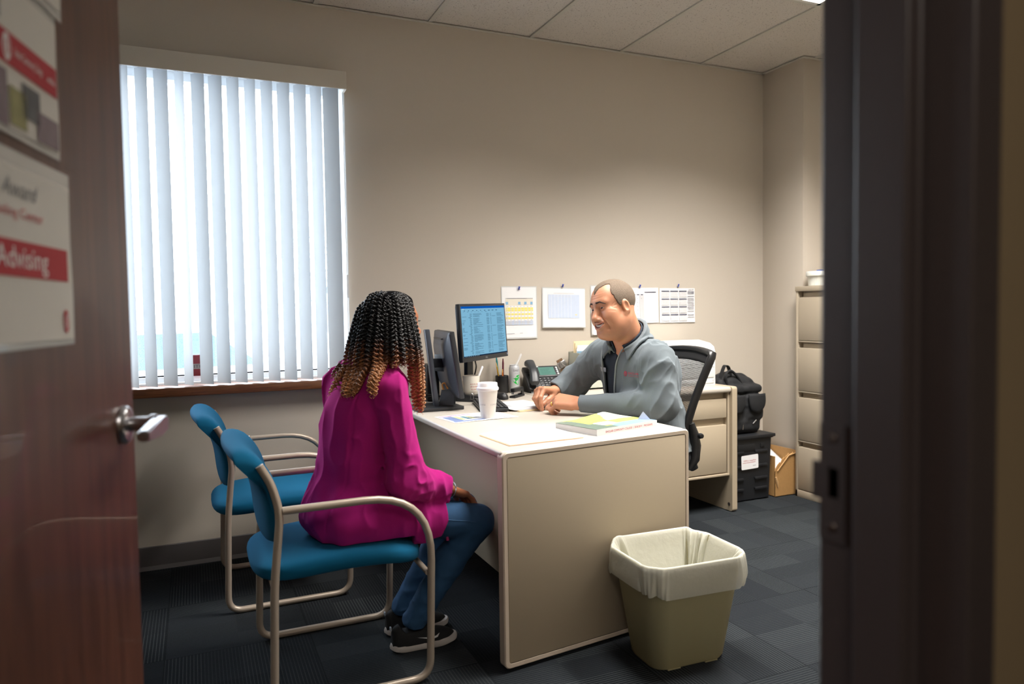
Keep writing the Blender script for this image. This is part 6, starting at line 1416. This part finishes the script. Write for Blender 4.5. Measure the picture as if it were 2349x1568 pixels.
def wjf(P):
    d0 = wj_base(P); d = np.maximum(d0, -(d0 + .008))
    q = P - V3(.56, 2.525, 0); fr_, la = q @ WF, q @ WL
    op = np.maximum(np.abs(la) - np.interp(P[:, 2], [.4, .6, .85, 1.0], [.05, .04, .03, .06]), .02 - fr_); op = np.maximum(op, .07 - np.minimum(cap(P, WER, WWR, 0), cap(P, WEL, WWL, 0))); d = smax(d, -op, .004)
    t, r, an = wj_neck(P); d = np.maximum(d, -np.maximum(r - .068, -(t + .01)))
    for W_, E_ in ((WWR, WER), (WWL, WEL)): ax = unit(W_ - E_); d = np.maximum(d, np.where(nrm_(P - W_) < .09, (P - W_) @ ax + .030, -1))
    hi = .078 - .010 * np.cos(an); col = np.maximum(np.abs(r - .070 - .10 * np.clip(t, 0, .07)) - .0042, np.maximum(t - hi, -(t + .03))); col = np.maximum(col, (.45 - np.abs(an)) * .07)
    lf = np.maximum(np.abs(r - .077 - .75 * np.clip(hi - t, 0, .10)) - .0042, np.maximum(t - hi, -(t - hi + .050 + .010 * np.cos(an)))); lf = np.maximum(lf, (.50 - np.abs(an)) * .08)
    lay_ = np.maximum(np.maximum(np.abs(wj_base(P) - .0085) - .0042, r - (.140 + .030 * np.cos(an))), np.maximum(.066 - r, (.50 - np.abs(an)) * .08)); lay_ = np.maximum(lay_, .94 - P[:, 2])
    d = smin(d, smin(smin(col, lf, .004), lay_, .004), .0015)
    hem = .440 + .012 * np.sin(P[:, 0] * 24 + 1.0) - .045 * np.exp(-((P[:, 0] - .585) / .06) ** 2) * (P[:, 1] < 2.45)
    fe = .790 + .45 * np.minimum(P[:, 2] - .50, 0) - .10 * np.maximum(P[:, 2] - .52, 0) - .06 * np.abs(P[:, 1] - 2.42); skirt = np.maximum(P[:, 0] - fe, P[:, 2] - .60); d = np.maximum(d, np.where((P[:, 2] < .56) & (nrm_(P - WWR) > .075), P[:, 0] - fe, -1))
    return np.maximum(d, hem - P[:, 2])
p, f = sdf_geo(wjf, (.27, 2.20, .36), (.92, 2.84, 1.10), .0042, slack=1.6)
ins = (p[:, 0] > .17) & (p[:, 0] < .665) & (p[:, 1] > 2.315) & (p[:, 2] < .462); p[:, 2] = np.where(ins, .462 + (p[:, 2] - .462) * .08, p[:, 2])
mesh_obj('fleece_jacket', p, f, pmat('magenta_fleece', (176, 34, 122), .95, noise=(380, .10), bump=(900, .5), sheen=.5, spec=.1), wom)
b = MB(); zp = V3(.792, 2.395, .462); b.tube([tuple(zp), tuple(zp + V3(.004, 0, -.02))], .004, 8); b.tube([tuple(zp + V3(.004, 0, -.018)), tuple(zp + V3(.006, -.004, -.05))], [.003, .006], 8); b.build('zip_pull', pmat('zip_pink', (176, 40, 110), .5), wom)
b = MB(); ax = unit(WWR - WER); M6 = Matrix.Translation(Vector(WWR + ax * .012)) @ Vector((0, 0, 1)).rotation_difference(Vector(ax)).to_matrix().to_4x4(); b.lathe([(.0300, -.0026), (.0325, 0), (.0300, .0026), (.0285, 0)], seg=32, M=M6, cap=False); b.build('bracelet', pmat('bracelet_silver', (190, 196, 206), .25, metal=1), wom)
# hair: a close cap and several hundred corkscrew curls
def wskull(P):
    Q = wom_q(P); d = cranium(Q); d = smin(d, ell(Q, (.040, 0, -.025), (.053, .056, .078)), .03); return d * WS_
def capf(P):
    Q = wom_q(P); x, y, z = Q.T
    reg = np.maximum(x - np.interp(z, [-.10, -.02, .02, .06, .09, .12], [.000, .020, .034, .050, .062, .08]), -.085 - z)
    return smax(wskull(P) - .011, reg, .006)
HAIRM = attr_mix(attr_mix(pmat('curly_black_hair', (15, 15, 18), .42, noise=(300, .2), spec=.6), 'brown', (120, 70, 40)), 'honey', (200, 138, 84))
p, f = sdf_geo(capf, WO - .16, WO + .16, .004); mesh_obj('hair_cap', p, f, pmat('hair_under', (12, 11, 12), .95, spec=.05), wom)
def grad(fn, P, e=.004): return np.stack([fn(P + np.eye(3)[i] * e) - fn(P - np.eye(3)[i] * e) for i in range(3)], 1) / (2 * e)
def grow(n, seed, radius, tube_r, pitch, seg_per_turn=8, sides=5):
    rs = np.random.RandomState(seed); D = []
    while len(D) < n:
        v = rs.normal(size=3); v /= np.linalg.norm(v)
        az = math.degrees(math.atan2(v[1], v[0]))
        if v[2] < -.25 or (abs(az) < 74 and v[2] < .86) or v[0] > .34: continue
        D.append(v)
    D = np.array(D); az = np.degrees(np.arctan2(D[:, 1], D[:, 0])); root = wloc_arr(D * np.array([.100, .078, .088]) * .98 + np.array([-.004, 0, .045]))
    lay = rs.rand(n); aa = np.abs(az)
    # side locks end at the collar, those behind and before it fall further
    tipz = np.where(aa > 132, .940 + .06 * rs.rand(n), np.where(aa > 84, 1.03 + .05 * rs.rand(n), .865 + .11 * rs.rand(n)))
    tipz = np.where((az > 66) & (az < 150), 1.06 + .05 * rs.rand(n), np.where((az >= 150) & (az < 172), .995 + .06 * rs.rand(n), tipz))
    nrm = (D / np.array([.100, .078, .088])); nrm = nrm / nrm_(nrm)[:, None]; d = nrm @ WH.T
    azc = np.radians(np.sign(az) * np.clip(np.abs(az), 86, 180)); side_ = np.stack([np.cos(azc), np.sin(azc), np.zeros(n)], 1) @ WH.T
    d = d * .55 + side_ * .45 * (np.abs(az) < 88)[:, None] + np.array([0, 0, .03]); P = [root.copy()]; cur = root.copy(); ds = .008; outw = side_ * np.array([1, 1, 0])
    hair_out = .006 + .028 * lay * np.interp(np.abs(az), [70, 130], [.35, 1])
    for k in range(85):
        fl = np.clip((1.20 - cur[:, 2]) / .16, 0, 1)
        d = d * .72 + np.array([0, 0, -.28]) + outw * (.060 * (1 - .9 * np.clip((1.12 - cur[:, 2]) / .08, 0, 1)) * (.4 + lay))[:, None]; d /= nrm_(d)[:, None]
        live = (cur[:, 2] > tipz); cur = cur + d * ds * live[:, None]
        for fn, mg in ((wskull, hair_out * np.clip(k / 7, .25, 1)), (wj_base, .008 + .016 * lay)):
            v = fn(cur); bad = v < mg
            if bad.any():
                g = grad(fn, cur[bad]); g /= np.maximum(nrm_(g), .2)[:, None]; push = (mg - v)[bad] if np.ndim(mg) else mg - v[bad]; cur[bad] += g * np.minimum(push, .012)[:, None]
        P.append(cur.copy())
    P = np.array(P)                                     # steps x n x 3
    V, F, T = [], [], []; base = 0
    for i in range(n):
        pk = .85 + .4 * rs.rand()
        pth = P[:, i]; keep = np.r_[True, nrm_(np.diff(pth, axis=0)) > .0015]; pth = pth[keep]
        if len(pth) < 6: continue
        for _ in range(2): pth[1:-1] = .25 * pth[:-2] + .5 * pth[1:-1] + .25 * pth[2:]
        s = np.r_[0, np.cumsum(nrm_(np.diff(pth, axis=0)))]; L_ = s[-1]; m = max(12, int(L_ / pitch * seg_per_turn)); u = np.linspace(0, L_, m)
        c = np.stack([np.interp(u, s, pth[:, k]) for k in range(3)], 1); t = np.gradient(c, axis=0); t /= nrm_(t)[:, None]
        a = np.cross(t, V3(.3, .9, .2)); a /= nrm_(a)[:, None]; b_ = np.cross(t, a); u_ = u + .25 * pitch * np.sin(u / (.03 + .02 * rs.rand()) + rs.rand() * 6); ph = rs.rand() * 6.28 + (1 if rs.rand() > .5 else -1) * 2 * PI * u_ / (pitch * pk)
        rad = radius * (.8 + .4 * rs.rand()) * np.clip(u / .03, .15, 1) * (1 - .35 * np.clip((u - L_ + .03) / .03, 0, 1))
        h = c + (a * np.cos(ph)[:, None] + b_ * np.sin(ph)[:, None]) * rad[:, None]; t = np.gradient(h, axis=0); t /= np.maximum(nrm_(t), 1e-9)[:, None]
        a = np.cross(t, V3(.3, .9, .2)); a /= np.maximum(nrm_(a), 1e-6)[:, None]; b_ = np.cross(t, a); tr_ = tube_r * (.8 + .5 * rs.rand()) * np.clip(np.minimum(u / .01, (L_ - u) / .02), .25, 1)
        q = np.arange(sides) / sides * 2 * PI; ring = h[:, None] + (a[:, None] * np.cos(q)[None, :, None] + b_[:, None] * np.sin(q)[None, :, None]) * tr_[:, None, None]
        V.append(ring.reshape(-1, 3)); j = np.arange(m - 1)[:, None] * sides + np.arange(sides)[None]; j2 = np.arange(m - 1)[:, None] * sides + (np.arange(sides) + 1)[None] % sides
        F.append((np.stack([j, j2, j2 + sides, j + sides], -1).reshape(-1, 4) + base)); base += m * sides
        jit = rs.normal() * .022; T.append(np.repeat(np.stack([np.clip((1.105 + jit - h[:, 2]) / .05, 0, 1), np.clip((1.060 + jit - h[:, 2]) / .07, 0, 1) * (.35 + .65 * rs.rand())], 1), sides, 0))
    return np.concatenate(V), np.concatenate(F), np.concatenate(T)
def wloc_arr(q): return WO + (q * WS_) @ WH.T
hv, hf, ht = grow(640, 5, .0058, .0026, .0140)
ho = mesh_obj('curly_hair', hv, hf, HAIRM, wom, {'brown': ht[:, 0], 'honey': ht[:, 1]})
